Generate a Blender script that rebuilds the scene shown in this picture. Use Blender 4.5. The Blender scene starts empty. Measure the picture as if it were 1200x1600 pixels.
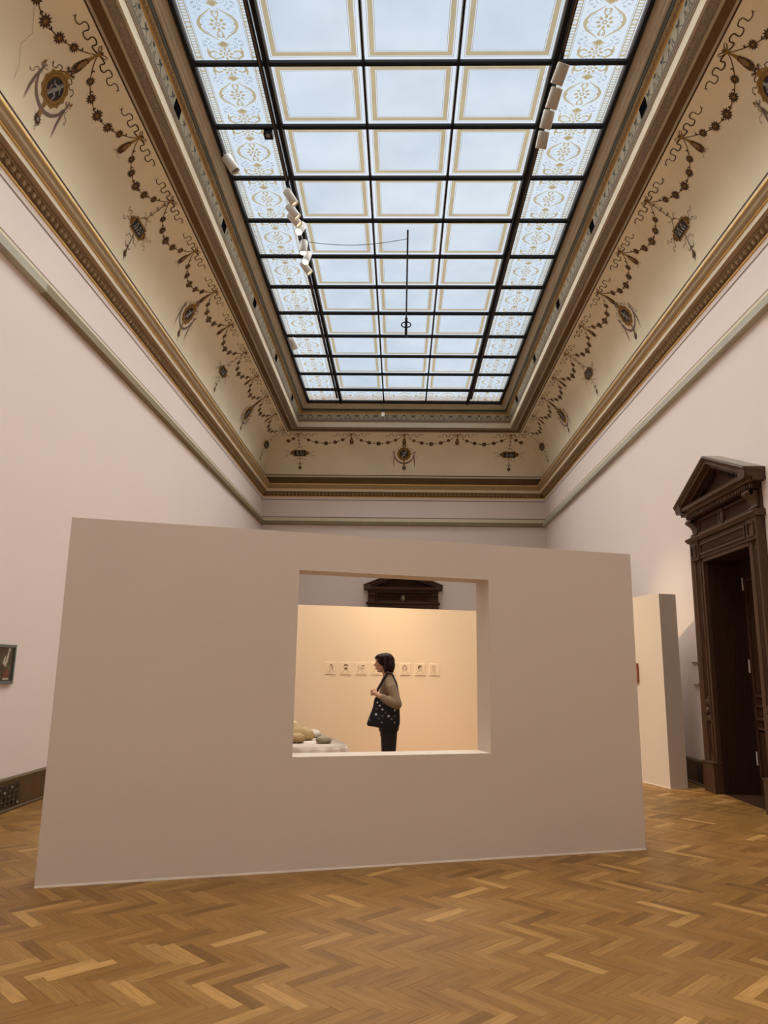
import bpy, bmesh, math, random
from mathutils import Vector, Matrix

random.seed(7)
C = bpy.context.scene.collection
PI = math.pi

# ------------------------------------------------------------------ camera
F_PX, YAW, PITCH, ROLL = 1166.69, 0.0239387, 0.207116, 0.0148816
CAM_H = 1.5
def _rot():
    c, s = math.cos, math.sin
    Rz = Matrix(((c(YAW), s(YAW), 0), (-s(YAW), c(YAW), 0), (0, 0, 1)))
    B = Matrix(((1, 0, 0), (0, 0, -1), (0, 1, 0)))
    Rx = Matrix(((1, 0, 0), (0, c(PITCH), s(PITCH)), (0, -s(PITCH), c(PITCH))))
    Rr = Matrix(((c(ROLL), -s(ROLL), 0), (s(ROLL), c(ROLL), 0), (0, 0, 1)))
    return Rr @ Rx @ B @ Rz
RM = _rot()
cam_d = bpy.data.cameras.new('camera'); cam = bpy.data.objects.new('camera', cam_d); C.objects.link(cam)
cam_d.sensor_fit = 'VERTICAL'; cam_d.sensor_height = 36.0; cam_d.lens = F_PX / 1600 * 36.0
cam_d.clip_end = 200
_r, _u, _b = RM[0], -Vector(RM[1]), -Vector(RM[2])
cam.matrix_world = Matrix(((_r[0], _u[0], _b[0], 0), (_r[1], _u[1], _b[1], 0), (_r[2], _u[2], _b[2], CAM_H), (0, 0, 0, 1)))
bpy.context.scene.camera = cam
def ray(x, y): return RM.transposed() @ Vector(((x - 600) / F_PX, (y - 800) / F_PX, 1))
def onZ(x, y, z): d = ray(x, y); return d * ((z - CAM_H) / d.z) + Vector((0, 0, CAM_H))
def onY(x, y, Y): d = ray(x, y); return d * (Y / d.y) + Vector((0, 0, CAM_H))
def proj(p):
    c = RM @ (Vector(p) - Vector((0, 0, CAM_H)))
    return (600 + F_PX * c.x / c.z, 800 + F_PX * c.y / c.z) if c.z > .05 else (-9999, -9999)

# ------------------------------------------------------------------ world, sky, exposure
sc = bpy.context.scene
w = bpy.data.worlds.new('overcast_sky'); sc.world = w; w.use_nodes = True
nt = w.node_tree; nt.nodes.clear()
wo = nt.nodes.new('ShaderNodeOutputWorld'); wb = nt.nodes.new('ShaderNodeBackground')
tc = nt.nodes.new('ShaderNodeTexCoord'); wn = nt.nodes.new('ShaderNodeTexNoise'); wr = nt.nodes.new('ShaderNodeValToRGB')
wn.inputs['Scale'].default_value = 3.0; wn.inputs['Detail'].default_value = 3
wr.color_ramp.elements[0].position = .35; wr.color_ramp.elements[0].color = (.60, .72, .88, 1)
wr.color_ramp.elements[1].position = .65; wr.color_ramp.elements[1].color = (.80, .88, .98, 1)
nt.links.new(tc.outputs['Generated'], wn.inputs['Vector']); nt.links.new(wn.outputs['Fac'], wr.inputs['Fac'])
nt.links.new(wr.outputs['Color'], wb.inputs['Color']); nt.links.new(wb.outputs['Background'], wo.inputs['Surface'])
wb.inputs['Strength'].default_value = 0.88
# overcast daylight from the whole sky dome above the skylight
sd = bpy.data.lights.new('daylight', 'SUN'); sd.energy = 11.2; sd.angle = math.radians(125); sd.color = (1.0, .985, .97)
so = bpy.data.objects.new('daylight', sd); C.objects.link(so); so.location = (0, 7, 20); so.rotation_euler = (math.radians(-28), 0, 0)
vs = sc.view_settings; vs.view_transform = 'Standard'; vs.look = 'None'; vs.gamma = 1; vs.exposure = 0.0; vs.use_curve_mapping = False

# ------------------------------------------------------------------ materials
def s2l(c):
    return tuple(((v / 255) / 12.92 if v / 255 <= .04045 else ((v / 255 + .055) / 1.055) ** 2.4) for v in c) + (1,)
MATS = {}
def mat(name, col, rough=.6, var=.06, scale=6, bump=0, metal=0, coat=0, spec=.5, stretch=None):
    if name in MATS: return MATS[name]
    m = bpy.data.materials.new(name); m.use_nodes = True; n = m.node_tree; b = n.nodes['Principled BSDF']
    b.inputs['Roughness'].default_value = rough; b.inputs['Metallic'].default_value = metal
    b.inputs['Coat Weight'].default_value = coat; b.inputs['Specular IOR Level'].default_value = spec
    c = s2l(col)
    t = n.nodes.new('ShaderNodeTexCoord'); no = n.nodes.new('ShaderNodeTexNoise'); no.inputs['Scale'].default_value = scale; no.inputs['Detail'].default_value = 4
    src = t.outputs['Object']
    if stretch:
        mp = n.nodes.new('ShaderNodeMapping'); mp.inputs['Scale'].default_value = stretch; n.links.new(src, mp.inputs['Vector']); src = mp.outputs['Vector']
    n.links.new(src, no.inputs['Vector'])
    r = n.nodes.new('ShaderNodeValToRGB')
    r.color_ramp.elements[0].position = .3; r.color_ramp.elements[1].position = .7
    r.color_ramp.elements[0].color = tuple(v * (1 - var) for v in c[:3]) + (1,)
    r.color_ramp.elements[1].color = tuple(min(1, v * (1 + var)) for v in c[:3]) + (1,)
    n.links.new(no.outputs['Fac'], r.inputs['Fac']); n.links.new(r.outputs['Color'], b.inputs['Base Color'])
    if bump:
        bp = n.nodes.new('ShaderNodeBump'); bp.inputs['Strength'].default_value = bump; bp.inputs['Distance'].default_value = .01
        n2 = n.nodes.new('ShaderNodeTexNoise'); n2.inputs['Scale'].default_value = scale * 8; n.links.new(src, n2.inputs['Vector'])
        n.links.new(n2.outputs['Fac'], bp.inputs['Height']); n.links.new(bp.outputs['Normal'], b.inputs['Normal'])
    MATS[name] = m; return m
def glassmat(name, tint, diff=None, fac=.2, noise=.06, scale=1.2):
    """see-through painted or frosted glass: tinted transparency with a share of translucent scatter"""
    m = bpy.data.materials.new(name); m.use_nodes = True; n = m.node_tree; n.nodes.clear()
    o = n.nodes.new('ShaderNodeOutputMaterial'); tr = n.nodes.new('ShaderNodeBsdfTransparent'); tl = n.nodes.new('ShaderNodeBsdfTranslucent'); mx = n.nodes.new('ShaderNodeMixShader')
    t = n.nodes.new('ShaderNodeTexCoord'); no = n.nodes.new('ShaderNodeTexNoise'); no.inputs['Scale'].default_value = scale; no.inputs['Detail'].default_value = 3
    g = n.nodes.new('ShaderNodeNewGeometry'); n.links.new(g.outputs['Position'], no.inputs['Vector'])
    r = n.nodes.new('ShaderNodeValToRGB'); r.color_ramp.elements[0].position = .3; r.color_ramp.elements[1].position = .7
    r.color_ramp.elements[0].color = tuple(v * (1 - noise) for v in tint) + (1,); r.color_ramp.elements[1].color = tuple(min(1, v * (1 + noise)) for v in tint) + (1,)
    n.links.new(no.outputs['Fac'], r.inputs['Fac']); n.links.new(r.outputs['Color'], tr.inputs['Color'])
    tl.inputs['Color'].default_value = tuple(diff or tint) + (1,)
    mx.inputs['Fac'].default_value = fac
    n.links.new(tr.outputs[0], mx.inputs[1]); n.links.new(tl.outputs[0], mx.inputs[2]); n.links.new(mx.outputs[0], o.inputs['Surface'])
    MATS[name] = m; return m
def emit(name, col, k):
    m = bpy.data.materials.new(name); m.use_nodes = True; n = m.node_tree; b = n.nodes['Principled BSDF']
    b.inputs['Base Color'].default_value = s2l(col); b.inputs['Emission Color'].default_value = s2l(col); b.inputs['Emission Strength'].default_value = k
    MATS[name] = m; return m

WALL = mat('wall_plaster', (228, 215, 208), .85, .015, .7, .05)
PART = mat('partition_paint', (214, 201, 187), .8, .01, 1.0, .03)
COVE = mat('cove_plaster', (234, 221, 191), .9, .05, 1.1, .05)
LINE = mat('painted_line', (128, 112, 102), .8, .05)
STRC = mat('string_course', (134, 120, 92), .7, .06, 3)  # own olive tone, darkened further to stand for shade on its downward face
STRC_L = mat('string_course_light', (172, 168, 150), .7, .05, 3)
PALE = mat('pale_fillet', (216, 204, 178), .7, .04)
TAN = mat('tan_moulding', (176, 163, 140), .7, .06)
BRN = mat('brown_moulding', (160, 136, 102), .75, .08)
DBRN = mat('dark_brown_band', (98, 72, 40), .8, .08)
DLINE = mat('dark_line', (66, 42, 24), .8, .05)
GOLD = mat('gilt', (212, 172, 96), .45, .1, 9, 0, .35)
GREEN = mat('green_groove', (66, 66, 52), .8, .1)
FRZ = mat('frieze_ground', (170, 160, 136), .85, .12, 5)
FRZP = mat('frieze_paint', (92, 92, 84), .85, .1)
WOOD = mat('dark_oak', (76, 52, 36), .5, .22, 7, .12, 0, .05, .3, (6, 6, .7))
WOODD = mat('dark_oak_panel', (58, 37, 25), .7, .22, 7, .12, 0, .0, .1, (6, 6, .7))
BLK = mat('black_iron', (15, 14, 16), .6, .1, spec=.2)
VOID = mat('dark_room', (14, 11, 10), .95, .05)
ORN_B = mat('paint_umber', (98, 66, 32), .9, .15, 14)
ORN_D = mat('paint_dark_umber', (66, 42, 24), .9, .15, 14)
ORN_G = mat('paint_ochre', (146, 110, 46), .9, .18, 14)
ORN_M = mat('paint_mauve', (126, 104, 96), .9, .1, 10)
ORN_K = mat('paint_blue_black', (42, 40, 44), .9, .15, 10)
ORN_W = mat('paint_grisaille', (150, 148, 140), .9, .2, 20)

# ------------------------------------------------------------------ helpers
def obj(name, verts, faces, mats, parent=None, mi=None, smooth=False, loc=None, rot=None):
    me = bpy.data.meshes.new(name); me.from_pydata([tuple(v) for v in verts], [], faces)
    for m in (mats if isinstance(mats, (list, tuple)) else [mats]): me.materials.append(m)
    if mi:
        for p, i in zip(me.polygons, mi): p.material_index = i
    if smooth:
        for p in me.polygons: p.use_smooth = True
    me.update()
    o = bpy.data.objects.new(name, me); C.objects.link(o)
    if parent: o.parent = parent
    if loc: o.location = loc
    if rot: o.rotation_euler = rot
    return o
def tag(o, label=None, cat=None, group=None, kind=None):
    if label: o['label'] = label
    if cat: o['category'] = cat
    if group: o['group'] = group
    if kind: o['kind'] = kind
    return o
def empty(name, loc=(0, 0, 0), rz=0):
    o = bpy.data.objects.new(name, None); C.objects.link(o); o.location = loc; o.rotation_euler = (0, 0, rz); o.empty_display_size = .1
    return o
def link_copy(o, parent=None, loc=None):
    c = o.copy(); C.objects.link(c)
    if parent: c.parent = parent
    if loc is not None: c.location = loc
    return c
class MB:
    def __init__(s): s.v = []; s.f = []; s.m = []
    def add(s, verts, faces, mi=0):
        b = len(s.v); s.v += [tuple(v) for v in verts]; s.f += [tuple(i + b for i in f) for f in faces]; s.m += [mi] * len(faces)
        return s
    def box(s, x0, x1, y0, y1, z0, z1, mi=0):
        return s.add([(x0, y0, z0), (x1, y0, z0), (x1, y1, z0), (x0, y1, z0), (x0, y0, z1), (x1, y0, z1), (x1, y1, z1), (x0, y1, z1)],
                     [(0, 3, 2, 1), (4, 5, 6, 7), (0, 1, 5, 4), (1, 2, 6, 5), (2, 3, 7, 6), (3, 0, 4, 7)], mi)
    def prism(s, poly, axis, a, b, mi=0):
        """extrude a 2-D polygon along an axis from a to b; poly gives the two other coordinates in order"""
        n = len(poly)
        def P(q, t):
            return {'x': (t, q[0], q[1]), 'y': (q[0], t, q[1]), 'z': (q[0], q[1], t)}[axis]
        vs_ = [P(q, a) for q in poly] + [P(q, b) for q in poly]
        return s.add(vs_, [tuple(range(n))[::-1], tuple(range(n, 2 * n))] + [(i, (i + 1) % n, n + (i + 1) % n, n + i) for i in range(n)], mi)
    def tube(s, pts, r, seg=10, mi=0, caps=True):
        pts = [Vector(p) for p in pts]; n = len(pts); rs = r if isinstance(r, (list, tuple)) else [r] * n
        rings = []; up = None
        for i, p in enumerate(pts):
            d = (pts[min(i + 1, n - 1)] - pts[max(i - 1, 0)]).normalized()
            if up is None: up = Vector((0, 0, 1)) if abs(d.z) < .9 else Vector((1, 0, 0))
            a = d.cross(up).normalized(); up = a.cross(d).normalized()
            ra, rb = rs[i] if isinstance(rs[i], (list, tuple)) else (rs[i], rs[i])
            rings.append([p + a * (ra * math.cos(2 * PI * k / seg)) + up * (rb * math.sin(2 * PI * k / seg)) for k in range(seg)])
        fs = [(i * seg + k, i * seg + (k + 1) % seg, (i + 1) * seg + (k + 1) % seg, (i + 1) * seg + k) for i in range(n - 1) for k in range(seg)]
        if caps: fs += [tuple(range(seg))[::-1], tuple((n - 1) * seg + k for k in range(seg))]
        return s.add([v for rg in rings for v in rg], fs, mi)
    def ball(s, c, r, seg=16, rings=10, mi=0, rot=None):
        c = Vector(c); r = Vector(r if isinstance(r, (tuple, list)) else (r, r, r)); vs_ = []; fs = []
        for i in range(1, rings):
            th = PI * i / rings
            for k in range(seg):
                q = Vector((r.x * math.sin(th) * math.cos(2 * PI * k / seg), r.y * math.sin(th) * math.sin(2 * PI * k / seg), r.z * math.cos(th)))
                if rot: q = rot @ q
                vs_.append(c + q)
        t = Vector((0, 0, r.z)); t = rot @ t if rot else t
        vs_ += [c + t, c - t]; T = len(vs_) - 2
        for i in range(rings - 2):
            for k in range(seg): fs.append((i * seg + k, (i + 1) * seg + k, (i + 1) * seg + (k + 1) % seg, i * seg + (k + 1) % seg))
        for k in range(seg): fs += [(T, k, (k + 1) % seg), (T + 1, (rings - 2) * seg + (k + 1) % seg, (rings - 2) * seg + k)]
        return s.add(vs_, fs, mi)
    def build(s, name, mats, parent=None, smooth=False, loc=None, rot=None):
        return obj(name, s.v, s.f, mats, parent, s.m, smooth, loc, rot)
def bevel(o, wd=.005, seg=2):
    b = o.modifiers.new('bevel', 'BEVEL'); b.width = wd; b.segments = seg; b.limit_method = 'ANGLE'; return o
def remesh(o, voxel, smooth_it=4):
    r = o.modifiers.new('r', 'REMESH'); r.mode = 'VOXEL'; r.voxel_size = voxel
    s = o.modifiers.new('s', 'SMOOTH'); s.iterations = smooth_it; s.factor = .5
    dg = bpy.context.evaluated_depsgraph_get(); me = bpy.data.meshes.new_from_object(o.evaluated_get(dg))
    o.modifiers.clear(); old = o.data; mats = list(old.materials); o.data = me
    me.materials.clear()
    for m in mats: me.materials.append(m)
    for p in me.polygons: p.use_smooth = True; p.material_index = 0
    bpy.data.meshes.remove(old); return o

# ------------------------------------------------------------------ room
XL, XR, YF, YN = -4.07, 4.15, 21.25, -6.62
ZT = 9.0
def P(side, u, p, z):
    return {'left': (XL + p, u, z), 'right': (XR - p, u, z), 'far': (u, YF - p, z), 'near': (u, YN + p, z)}[side]
def URANGE(side, p):
    return (YN + p, YF - p) if side in ('left', 'right') else (XL + p, XR - p)
def sweep(name, side, prof, mats, mi, parent=None, smooth=False, u0=None, u1=None):
    v = []; f = []
    for p, z in prof:
        a, b = URANGE(side, p)
        v += [P(side, a if u0 is None else u0, p, z), P(side, b if u1 is None else u1, p, z)]
    for i in range(len(prof) - 1):
        q = (2 * i, 2 * i + 1, 2 * i + 3, 2 * i + 2)
        f.append(q if side in ('left', 'near') else q[::-1])
    if side == 'near' or side == 'far': f = [q[::-1] for q in f]
    return obj(name, v, f, mats, parent, mi, smooth)
S = 'structure'
# floor slab and parquet
floor = MB().box(XL - .05, XR + .9, YN - .05, YF + .05, -.25, -.014).build('floor', mat('parquet_joint', (98, 66, 32), .8))
tag(floor, 'honey coloured oak herringbone parquet floor of the gallery', 'floor', kind=S)
def woodmat(name, island):
    m = bpy.data.materials.new(name); m.use_nodes = True; n = m.node_tree; b = n.nodes['Principled BSDF']
    if island: rnd = n.nodes.new('ShaderNodeNewGeometry').outputs['Random Per Island']
    else: rnd = n.nodes.new('ShaderNodeObjectInfo').outputs['Random']
    r = n.nodes.new('ShaderNodeValToRGB'); e = r.color_ramp.elements
    e[0].position = 0; e[0].color = s2l((112, 77, 34)); e[1].position = 1; e[1].color = s2l((184, 142, 82))
    for ps, c in ((.10, (130, 91, 42)), (.5, (140, 101, 49)), (.9, (151, 111, 57))):
        q = e.new(ps); q.color = s2l(c)
    n.links.new(rnd, r.inputs['Fac'])
    uv = n.nodes.new('ShaderNodeUVMap'); uv.uv_map = 'grain'
    mp = n.nodes.new('ShaderNodeMapping'); mp.inputs['Scale'].default_value = (3, 38, 1)
    cb = n.nodes.new('ShaderNodeCombineXYZ'); mu = n.nodes.new('ShaderNodeMath'); mu.operation = 'MULTIPLY'; mu.inputs[1].default_value = 97
    n.links.new(rnd, mu.inputs[0]); n.links.new(mu.outputs[0], cb.inputs[0]); n.links.new(mu.outputs[0], cb.inputs[2])
    n.links.new(uv.outputs[0], mp.inputs['Vector']); n.links.new(cb.outputs[0], mp.inputs['Location'])
    no = n.nodes.new('ShaderNodeTexNoise'); no.inputs['Scale'].default_value = 2.0; no.inputs['Detail'].default_value = 5; no.inputs['Distortion'].default_value = .6
    n.links.new(mp.outputs[0], no.inputs['Vector'])
    hs = n.nodes.new('ShaderNodeHueSaturation'); mr = n.nodes.new('ShaderNodeMapRange'); mr.inputs[1].default_value = .3; mr.inputs[2].default_value = .7; mr.inputs[3].default_value = .74; mr.inputs[4].default_value = 1.16
    n.links.new(no.outputs['Fac'], mr.inputs[0]); n.links.new(mr.outputs[0], hs.inputs['Value']); n.links.new(r.outputs['Color'], hs.inputs['Color'])
    n.links.new(hs.outputs[0], b.inputs['Base Color'])
    b.inputs['Roughness'].default_value = .5; b.inputs['Specular IOR Level'].default_value = .2; b.inputs['Coat Weight'].default_value = .16; b.inputs['Coat Roughness'].default_value = .16; b.inputs['Coat IOR'].default_value = 1.35
    bp = n.nodes.new('ShaderNodeBump'); bp.inputs['Strength'].default_value = .06; bp.inputs['Distance'].default_value = .004
    n.links.new(no.outputs['Fac'], bp.inputs['Height']); n.links.new(bp.outputs[0], b.inputs['Normal'])
    return m
WB1, WB2 = woodmat('oak_block', False), woodmat('oak_blocks', True)
BL, BW, GAP = .35, .07, .0003
def block_geo(a0, a1, b0, b1, zt=0):
    c = .0006
    v = [(a0, b0, -.014), (a1, b0, -.014), (a1, b1, -.014), (a0, b1, -.014), (a0, b0, zt - c), (a1, b0, zt - c), (a1, b1, zt - c), (a0, b1, zt - c),
         (a0 + c, b0 + c, zt), (a1 - c, b0 + c, zt), (a1 - c, b1 - c, zt), (a0 + c, b1 - c, zt)]
    f = [(8, 9, 10, 11)]
    for i in range(4):
        j = (i + 1) % 4; f += [(4 + i, 4 + j, 8 + j, 8 + i), (i, j, 4 + j, 4 + i)]
    return v, f
def uvs(me, coords):
    l = me.uv_layers.new(name='grain')
    for lp in me.loops: l.data[lp.index].uv = coords[lp.vertex_index]
q = math.sqrt(.5)
blocks = []
for j in range(-16, 46):
    for i in range(-60, 65):
        for kind in (0, 1):
            a0, b0 = i * BW - j * BL, i * BW + j * BL
            if kind: a0 -= BW; b0 += BW * 0; la, lb = BW, BL
            else: la, lb = BL, BW
            if kind: b0 = i * BW + j * BL
            ca, cb_ = a0 + la / 2, b0 + lb / 2
            X, Y = (ca + cb_) * q, (cb_ - ca) * q
            if XL - .12 < X < XR + .12 and YN - .1 < Y < YF + .1: blocks.append((X, Y, kind, a0, a0 + la, b0, b0 + lb))
def seen(b):
    x, y = proj((b[0], b[1], 0))
    if not (-10 < x < 1210 and -10 < y < 1610): return False
    return b[1] < 5.465 + (b[0] + 2.482) * .326 or b[0] > 2.2
vis = sorted([b for b in blocks if seen(b)], key=lambda b: b[0] ** 2 + b[1] ** 2)
near = set(id(b) for b in vis[:300])
v, f = block_geo(-BL / 2 + GAP, BL / 2 - GAP, -BW / 2 + GAP, BW / 2 - GAP)
bme = bpy.data.meshes.new('parquet_block'); bme.from_pydata(v, [], f); bme.materials.append(WB1); uvs(bme, [(x[0], x[1]) for x in v])
SV, SF, SU = [], [], []
for b in blocks:
    X, Y, kind, a0, a1, b0, b1 = b
    ang = PI / 4 if kind else -PI / 4
    dz = random.uniform(-.0005, .0005)
    if id(b) in near:
        o = bpy.data.objects.new('parquet_block', bme); C.objects.link(o); o.parent = floor; o.location = (X, Y, dz); o.rotation_euler = (0, 0, ang)
    else:
        n0 = len(SV); cs, sn = math.cos(ang), math.sin(ang)
        SV += [(X + x * cs - y * sn, Y + x * sn + y * cs, z + dz) for x, y, z in v]; SF += [tuple(k + n0 for k in ff) for ff in f]; SU += [(x[0], x[1]) for x in v]
o = obj('parquet_blocks_beyond', SV, SF, WB2, floor); uvs(o.data, SU); tag(o, kind='stuff')

# walls
D1Y, D1W, D1H = 9.45, .70, 3.0          # right doorway: centre, half width, height
o = MB().box(XL - .5, XL, YN - .5, YF + .5, -.2, ZT).build('wall_left', WALL); tag(o, 'tall pinkish white plaster wall along the left of the gallery', 'wall', kind=S)
m = MB().box(XR, XR + .5, YN - .5, D1Y - D1W, -.2, ZT).box(XR, XR + .5, D1Y + D1W, YF + .5, -.2, ZT).box(XR, XR + .5, D1Y - D1W, D1Y + D1W, D1H, ZT)
tag(m.build('wall_right', WALL), 'tall pinkish white plaster wall with the carved doorway', 'wall', kind=S)
tag(MB().box(XL, XR, YF, YF + .5, -.2, ZT).build('wall_far', WALL), 'pinkish white end wall of the gallery behind the partitions', 'wall', kind=S)
tag(MB().box(XL, XR, YN - .5, YN, -.2, ZT).build('wall_near', WALL), 'plain plaster end wall behind the viewer', 'wall', kind=S)
# baseboards
BASE = mat('baseboard_oak', (72, 50, 25), .4, .2, 6, .1)
BASET = mat('baseboard_cap', (96, 80, 54), .45, .1)
bprof = [(0, .34), (.035, .34), (.045, .325), (.035, .295), (.03, .285), (.03, .03), (.04, .02), (.04, 0)]
bmi = [1, 1, 1, 1, 0, 0, 0]
LBL = {'left': 'dark oak baseboard running along the left wall', 'right': 'dark oak baseboard along the right wall up to the doorway', 'far': 'dark oak baseboard along the end wall'}
for side in ('left', 'far'):
    o = sweep('baseboard_' + side, side, bprof, [BASE, BASET], bmi); tag(o, LBL[side], 'baseboard', kind=S)
o = empty('baseboard_right', (XR, D1Y, 0)); tag(o, LBL['right'], 'baseboard', kind=S)
for nm, a, b in (('baseboard_run', YN, D1Y - 1.03), ('baseboard_run', D1Y + 1.03, YF)):
    k = sweep(nm, 'right', bprof, [BASE, BASET], bmi, None, False, a, b); k.parent = o; k.matrix_parent_inverse = Matrix.Translation((-XR, -D1Y, 0))
bl = bpy.data.objects['baseboard_left']
GRI = mat('grille_black', (20, 18, 17), .35, .3, 40)
WSP = mat('grille_speckle', (170, 172, 168), .4)  # pale speckles scattered over the black grille
m = MB().box(XL + .03, XL + .036, 7.55, 8.3, .045, .27)
for k in range(9):
    for j in range(4): m.box(XL + .036, XL + .041, 7.57 + k * .083, 7.62 + k * .083, .06 + j * .053, .098 + j * .053)
m.build('vent_grille', GRI, bl)
m = MB()
for k in range(16):
    yy, zz = 7.56 + k * .047, .07 + (k * 7 % 5) * .042
    m.ball((XL + .041, yy, zz), .006 if k % 3 else .011, 8, 5)
m.build('grille_stud', WSP, bl)
for yy in (10.75, 10.88):
    k = MB().box(XR - .036, XR - .03, yy, yy + .07, .06, .26).build('vent_grille', GRI, None)
    k.parent = o; k.matrix_parent_inverse = Matrix.Translation((-XR, -D1Y, 0))

# string course, painted lines, cornice
sprof = [(0, 5.555), (.085, 5.566), (.085, 5.665), (.022, 5.675), (.02, 5.768), (0, 5.77)]
smi = [0, 0, 1, 1, 1]
TR = 1
SLB = {'left': 'left wall', 'right': 'right wall', 'far': 'end wall'}
for side in ('left', 'right', 'far'):
    t = empty('trim_%d' % TR); TR += 1
    tag(t, 'olive grey string course below the frieze on the ' + SLB[side], 'moulding', kind=S)
    if side == 'far':
        sweep('string_course', side, sprof, [STRC, PALE], smi, t)
    else:
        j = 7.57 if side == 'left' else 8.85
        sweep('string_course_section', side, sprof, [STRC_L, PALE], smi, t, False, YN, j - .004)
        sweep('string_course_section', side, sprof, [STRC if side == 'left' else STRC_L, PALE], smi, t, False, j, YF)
    sweep('painted_line', side, [(.003, 5.777), (.003, 5.803)], [LINE], [0], t)
    sweep('painted_line', side, [(.003, 6.298), (.003, 6.32)], [LINE], [0], t)
cprof = [(0, 6.395), (.016, 6.4), (.02, 6.412), (.016, 6.424), (.03, 6.43), (.06, 6.51), (.078, 6.518), (.078, 6.528), (.15, 6.532), (.154, 6.6), (.172, 6.602), (.176, 6.612),
         (.19, 6.62), (.212, 6.645), (.222, 6.68), (.245, 6.705), (.252, 6.715), (.256, 6.735), (.24, 6.745), (.0, 6.76)]
cmi = [0, 0, 0, 1, 1, 3, 2, 3, 4, 0, 0, 3, 3, 3, 3, 0, 0, 0, 3]
def egg_row(side, name, p0, z0, p1, z1, period, parent, mats, we=.42, bulge=.022, rng=None):
    """egg-and-dart carving: one low dome and one dart per period, joined"""
    a, b = rng or URANGE(side, p1); n = int((b - a) / period); m = MB()
    dp, dz = p1 - p0, z1 - z0; L = math.hypot(dp, dz); nx, nz = dz / L, -dp / L
    for i in range(n):
        u = a + (i + .5) * period; vs_ = []; seg = 8
        for k in range(seg):
            t = 2 * PI * k / seg; uu = u + math.cos(t) * period * we * .72; s_ = .52 + math.sin(t) * .44
            vs_.append(P(side, uu, p0 + dp * s_ + nx * .002, z0 + dz * s_ + nz * .002))
        for k in range(seg):
            t = 2 * PI * k / seg; uu = u + math.cos(t) * period * we * .42; s_ = .52 + math.sin(t) * .28
            vs_.append(P(side, uu, p0 + dp * s_ + nx * bulge, z0 + dz * s_ + nz * bulge))
        m.add(vs_, [(k, (k + 1) % seg, seg + (k + 1) % seg, seg + k) for k in range(seg)] + [tuple(range(seg, 2 * seg))], 0)
        ud = u + period / 2
        m.add([P(side, ud - period * .1, p0 + dp * .9, z0 + dz * .9), P(side, ud + period * .1, p0 + dp * .9, z0 + dz * .9), P(side, ud, p0 + dp * .1, z0 + dz * .1), P(side, ud, p0 + dp * .6 + nx * bulge * .8, z0 + dz * .6 + nz * bulge * .8)],
              [(0, 1, 3), (1, 2, 3), (2, 0, 3)], 0)
    o = m.build(name, mats, parent); o['kind'] = 'stuff'; return o
EGG = mat('egg_carving', (150, 126, 88), .6, .1)
for side in ('left', 'right', 'far'):
    t = sweep('trim_%d' % TR, side, cprof, [GOLD, DBRN, DLINE, BRN, PALE], cmi); TR += 1
    tag(t, 'gilded brown cornice with carved egg and dart on the ' + SLB[side], 'cornice', kind=S)
    egg_row(side, 'egg_and_dart', .03, 6.43, .062, 6.512, .11, t, [EGG], .5, .018)

# ceiling: cove, mouldings round the skylight, added slab that blocks stray sky light
ceil = empty('ceiling', (0, 7, 7)); ceil.location = (0, 0, 0)
tag(ceil, 'tan coved ceiling painted with garlands around the skylight', 'ceiling', kind=S)
R0, CP0, CZ0, TH1 = 1.235, .05, 7.02, math.radians(65.6)
def cove_pt(side, u, v, off=.0):
    th = v / R0; return P(side, u, CP0 + R0 - (R0 - off) * math.cos(th), CZ0 + (R0 - off) * math.sin(th))
arc = [(CP0 + R0 - R0 * math.cos(TH1 * i / 20), CZ0 + R0 * math.sin(TH1 * i / 20)) for i in range(21)]
coves = {}
for side in ('left', 'right', 'far', 'near'):
    c = sweep('cove', side, arc, [COVE], [0] * 20, ceil, True); coves[side] = c
    sweep('cove_foot', side, [(.03, 6.75), (.03, 6.985), (.05, 7.0), (.05, 7.02)], [DBRN, PALE], [0, 1, 1], ceil)
    sweep('cove_line', side, [(CP0 + .004, 7.03), (CP0 + .004, 7.055)], [DLINE], [0], ceil)
sur = [(.768, 8.142), (.79, 8.136), (.792, 8.14), (.815, 8.142), (.82, 8.15), (.915, 8.185), (.92, 8.178), (.955, 8.178), (.96, 8.185), (.975, 8.172), (1.02, 8.165), (1.06, 8.172), (1.072, 8.185),
       (1.085, 8.178), (1.112, 8.178), (1.115, 8.322), (1.128, 8.324), (1.13, 8.345), (1.138, 8.347), (1.14, 8.375), (1.17, 8.55), (1.165, 8.555), (1.17, 8.565), (1.185, 8.568), (1.235, 8.61), (1.245, 8.612), (1.255, 8.665),
       (1.262, 8.668), (1.285, 8.675), (1.305, 8.70), (1.32, 8.705), (1.34, 8.74), (1.355, 8.745), (1.378, 8.785), (1.39, 8.80), (1.39, 8.86)]
smi2 = [1, 1, 0, 0, 2, 2, 0, 0, 3, 3, 3, 3, 0, 0, 4, 0, 3, 0, 3, 5, 6, 6, 6, 7, 8, 8, 8, 0, 0, 0, 0, 0, 0, 0, 9]
GUI = mat('guilloche_brown', (134, 120, 104), .8, .3, 40)
for side in ('left', 'right', 'far', 'near'):
    t = sweep('skylight_surround', side, sur, [TAN, DLINE, DBRN, GUI, PALE, FRZ, GOLD, BRN, GREEN, BLK], smi2, ceil)
    if side != 'near':
        rng = (3.0, YF - 1.25) if side != 'far' else None
        egg_row(side, 'bead_carving', 1.187, 8.568, 1.235, 8.61, .11, t, [mat('bead_ochre', (158, 134, 92), .7, .1)], .42, .016, rng)
ZG = 8.84
SX0, SX1, SY0, SY1 = XL + 1.39, XR - 1.39, YN + 1.39, YF - 1.39
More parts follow.
